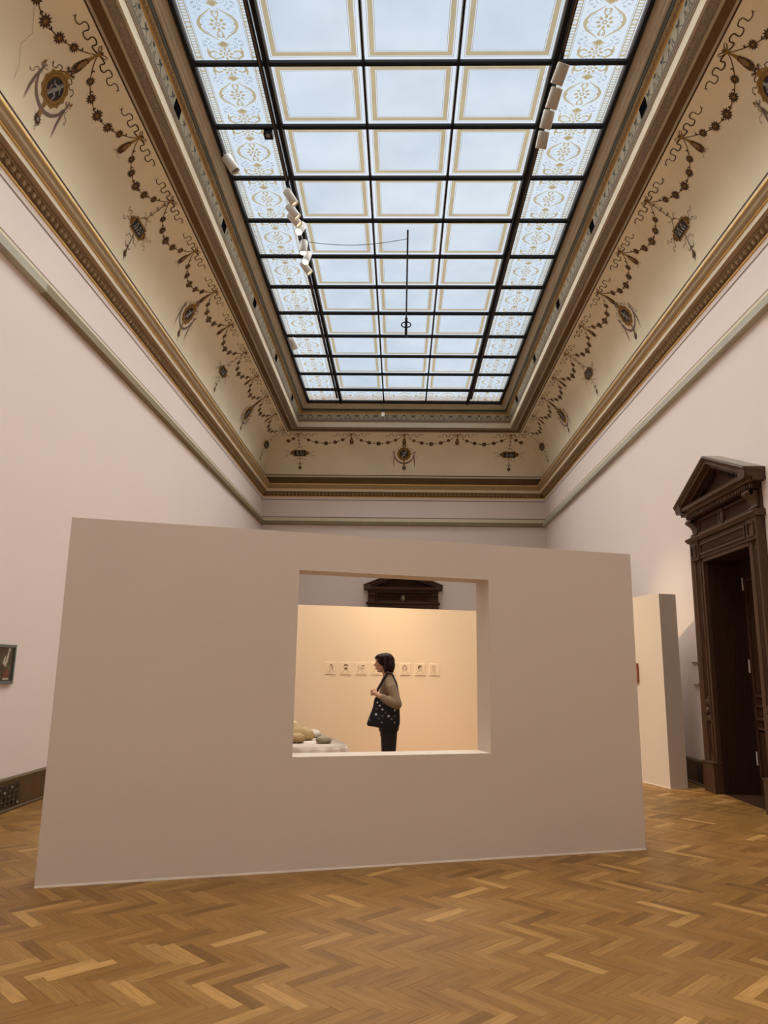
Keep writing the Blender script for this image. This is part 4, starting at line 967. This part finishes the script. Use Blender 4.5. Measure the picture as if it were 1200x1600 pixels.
# far hand
m.tube(sk([(-.19, .16, .885), (-.20, .155, .83), (-.205, .152, .80)]), [(.02, .035), (.016, .04), (.014, .034)], 12)
for k in range(4): m.tube(sk([(-.205, .128 + k * .018, .805), (-.213, .13 + k * .017, .765), (-.203, .133 + k * .016, .73 + abs(k - 1.4) * .008)]), [.009, .0085, .007], 8)
m.tube(sk([(-.2, .12, .85), (-.215, .105, .82), (-.222, .1, .79)]), [.011, .01, .008], 8)
body = remesh(m.build('body', SKIN, person, True), .0055, 3)
# eyes
for s_ in (-1, 1): MB().ball(LP(-.2585, s_ * .03, 1.562), (.008, .013, .008), 12, 8).build('eye', mat('eye_dark', (40, 30, 26), .3), person, True)
# hair: bob with a fringe
m = MB(); m.ball(LP(-.162, 0, 1.59), (.103, .09, .092), 24, 16); m.ball(LP(-.135, 0, 1.545), (.082, .09, .085), 24, 14); m.ball(LP(-.225, 0, 1.633), (.06, .068, .026), 20, 10)
m.tube(sk([(-.2, 0, 1.65), (-.255, 0, 1.64), (-.285, 0, 1.612)]), [(.06, .03), (.06, .02), (.05, .012)], 14)
for s_ in (-1, 1):
    m.tube(sk([(-.16, s_ * .062, 1.64), (-.165, s_ * .083, 1.57), (-.16, s_ * .08, 1.50), (-.165, s_ * .07, 1.462)]), [(.05, .03), (.055, .022), (.055, .02), (.035, .014)], 12)
    m.tube(sk([(-.215, s_ * .06, 1.64), (-.222, s_ * .07, 1.59), (-.208, s_ * .07, 1.545)]), [(.035, .02), (.03, .014), (.012, .01)], 10)
m.tube(sk([(-.10, 0, 1.58), (-.088, 0, 1.52), (-.105, 0, 1.462)]), [(.085, .04), (.085, .032), (.06, .03)], 16)
remesh(m.build('hair', HAIR, person, True), .006, 3)
# sweater
m = MB()
m.tube(sk([(-.13, 0, 1.425), (-.128, 0, 1.395), (-.125, 0, 1.345), (-.118, 0, 1.22), (-.118, 0, 1.08), (-.115, 0, .99), (-.115, 0, .93)]), [(.06, .062), (.08, .075), (.16, .096), (.158, .116), (.14, .112), (.148, .12), (.15, .12)], 24)
m.tube(sk([(-.12, -.12, 1.372), (-.09, -.22, 1.29), (-.028, -.308, 1.122)]), [.062, .062, .056], 16); m.tube(sk([(-.028, -.308, 1.122), (-.12, -.308, 1.155), (-.205, -.278, 1.203)]), [.054, .048, .036], 16); m.ball(LP(-.028, -.308, 1.122), .054)
m.tube(sk([(-.12, .12, 1.372), (-.10, .19, 1.27), (-.08, .205, 1.10)]), [.062, .06, .052], 16); m.tube(sk([(-.08, .205, 1.10), (-.13, .187, 1.0), (-.172, .17, .92)]), [.05, .045, .034], 16)
remesh(m.build('sweater', SWT, person, True), .008, 4)
# trousers, shoes
m = MB(); m.tube(sk([(-.115, 0, 1.0), (-.115, 0, .9), (-.115, 0, .82)]), [(.145, .11), (.155, .116), (.15, .108)], 20)
for s_ in (-1, 1): m.tube(sk([(-.115, s_ * .08, .9), (-.115, s_ * .088, .72), (-.118, s_ * .088, .5), (-.108, s_ * .088, .28), (-.10, s_ * .088, .085)]), [.098, .088, .072, .068, .064], 16)
remesh(m.build('trousers', TRS, person, True), .009, 4)
for s_ in (-1, 1):
    m = MB(); m.tube(sk([(-.04, s_ * .088, .05), (-.09, s_ * .088, .05), (-.16, s_ * .092, .043), (-.25, s_ * .096, .034), (-.275, s_ * .097, .03)]), [(.035, .045), (.044, .05), (.046, .043), (.04, .034), (.02, .025)], 14)
    o = remesh(m.build('shoe', SHO, person, True), .006, 2)
    for v_ in o.data.vertices: v_.co.z = max(v_.co.z, .0)
# tote bag hanging from her near shoulder
bag = empty('tote_bag', (OX, PY - .205, .82)); tag(bag, 'black cotton tote bag with small white dots on the woman\'s shoulder', 'bag')
def LB_(x, y, z): return (x - OX, y - PY + .205, z - .82)
BX = [onY(px, py, PY - .205) for px, py in ((586, 1087), (583.5, 1096), (583, 1104), (577, 1118), (572, 1131), (573, 1135.5), (586, 1135.5), (595, 1139), (605, 1141), (625.5, 1140), (625.5, 1125), (625, 1110), (624.5, 1100), (620, 1101), (608, 1099), (598, 1094), (592, 1087))]
n = len(BX); cx = sum(p_.x for p_ in BX) / n; cz = sum(p_.z for p_ in BX) / n; v = []; f = []
lev = [(-.036, .35), (-.034, .7), (-.024, .95), (0, 1.0), (.02, .96), (.028, .6)]
for y, k in lev: v += [LB_(cx + (p_.x - cx) * k, PY - .205 + y, cz + (p_.z - cz) * k) for p_ in BX]
for i in range(len(lev) - 1): f += [(i * n + j, i * n + (j + 1) % n, (i + 1) * n + (j + 1) % n, (i + 1) * n + j) for j in range(n)]
f += [tuple(range(n))[::-1], tuple((len(lev) - 1) * n + j for j in range(n))]
o = obj('bag_body', v, f, BAGM, bag, smooth=True); sb = o.modifiers.new('s', 'SUBSURF'); sb.levels = 1; sb.render_levels = 1
DOT = [mat('dot_white', (206, 206, 210), .8), mat('dot_grey', (110, 116, 128), .8)]
for k, (px, py, r_) in enumerate(((589.8, 1097.5, .01), (598, 1099.5, .008), (593.2, 1102.5, .011), (597.6, 1108.5, .012), (612, 1105.5, .009), (616.8, 1110, .01), (587.6, 1116.2, .013), (597.4, 1118.6, .01), (607.2, 1118.8, .013), (616.9, 1119, .009), (611.9, 1123.5, .011), (577.3, 1124.5, .01), (592, 1122.5, .008), (596.3, 1129, .011), (616.5, 1129, .011), (588, 1107, .008), (602.5, 1114, .008))):
    p_ = onY(px, py, PY - .205 - .034); yy = PY - .205 - .0365
    MB().add([LB_(p_.x + r_ * math.cos(2 * PI * j / 10), yy - .002 + .0, p_.z + r_ * math.sin(2 * PI * j / 10)) for j in range(10)] + [LB_(p_.x + r_ * math.cos(2 * PI * j / 10), yy + .006, p_.z + r_ * math.sin(2 * PI * j / 10)) for j in range(10)],
          [tuple(range(10))] + [(j, (j + 1) % 10, 10 + (j + 1) % 10, 10 + j) for j in range(10)], 0).build('printed_dot', DOT[0 if k in (0, 2, 3, 6, 8, 5) else 1], o)
for off in (0, .02):
    m = MB(); m.tube([LB_(*p_) for p_ in ((-.275, PY - .21 + off, 1.21), (-.235, PY - .2 + off * .6, 1.29), (-.185, PY - .175 + off * .4, 1.38), (-.14, PY - .12, 1.452), (-.085, PY - .13, 1.445), (-.035, PY - .175 + off * .5, 1.34), (-.01, PY - .195 + off, 1.2), (-.0, PY - .205 + off, 1.1))], [(.006, .014)] * 8, 8); m.build('bag_strap', BAGM, bag, True)
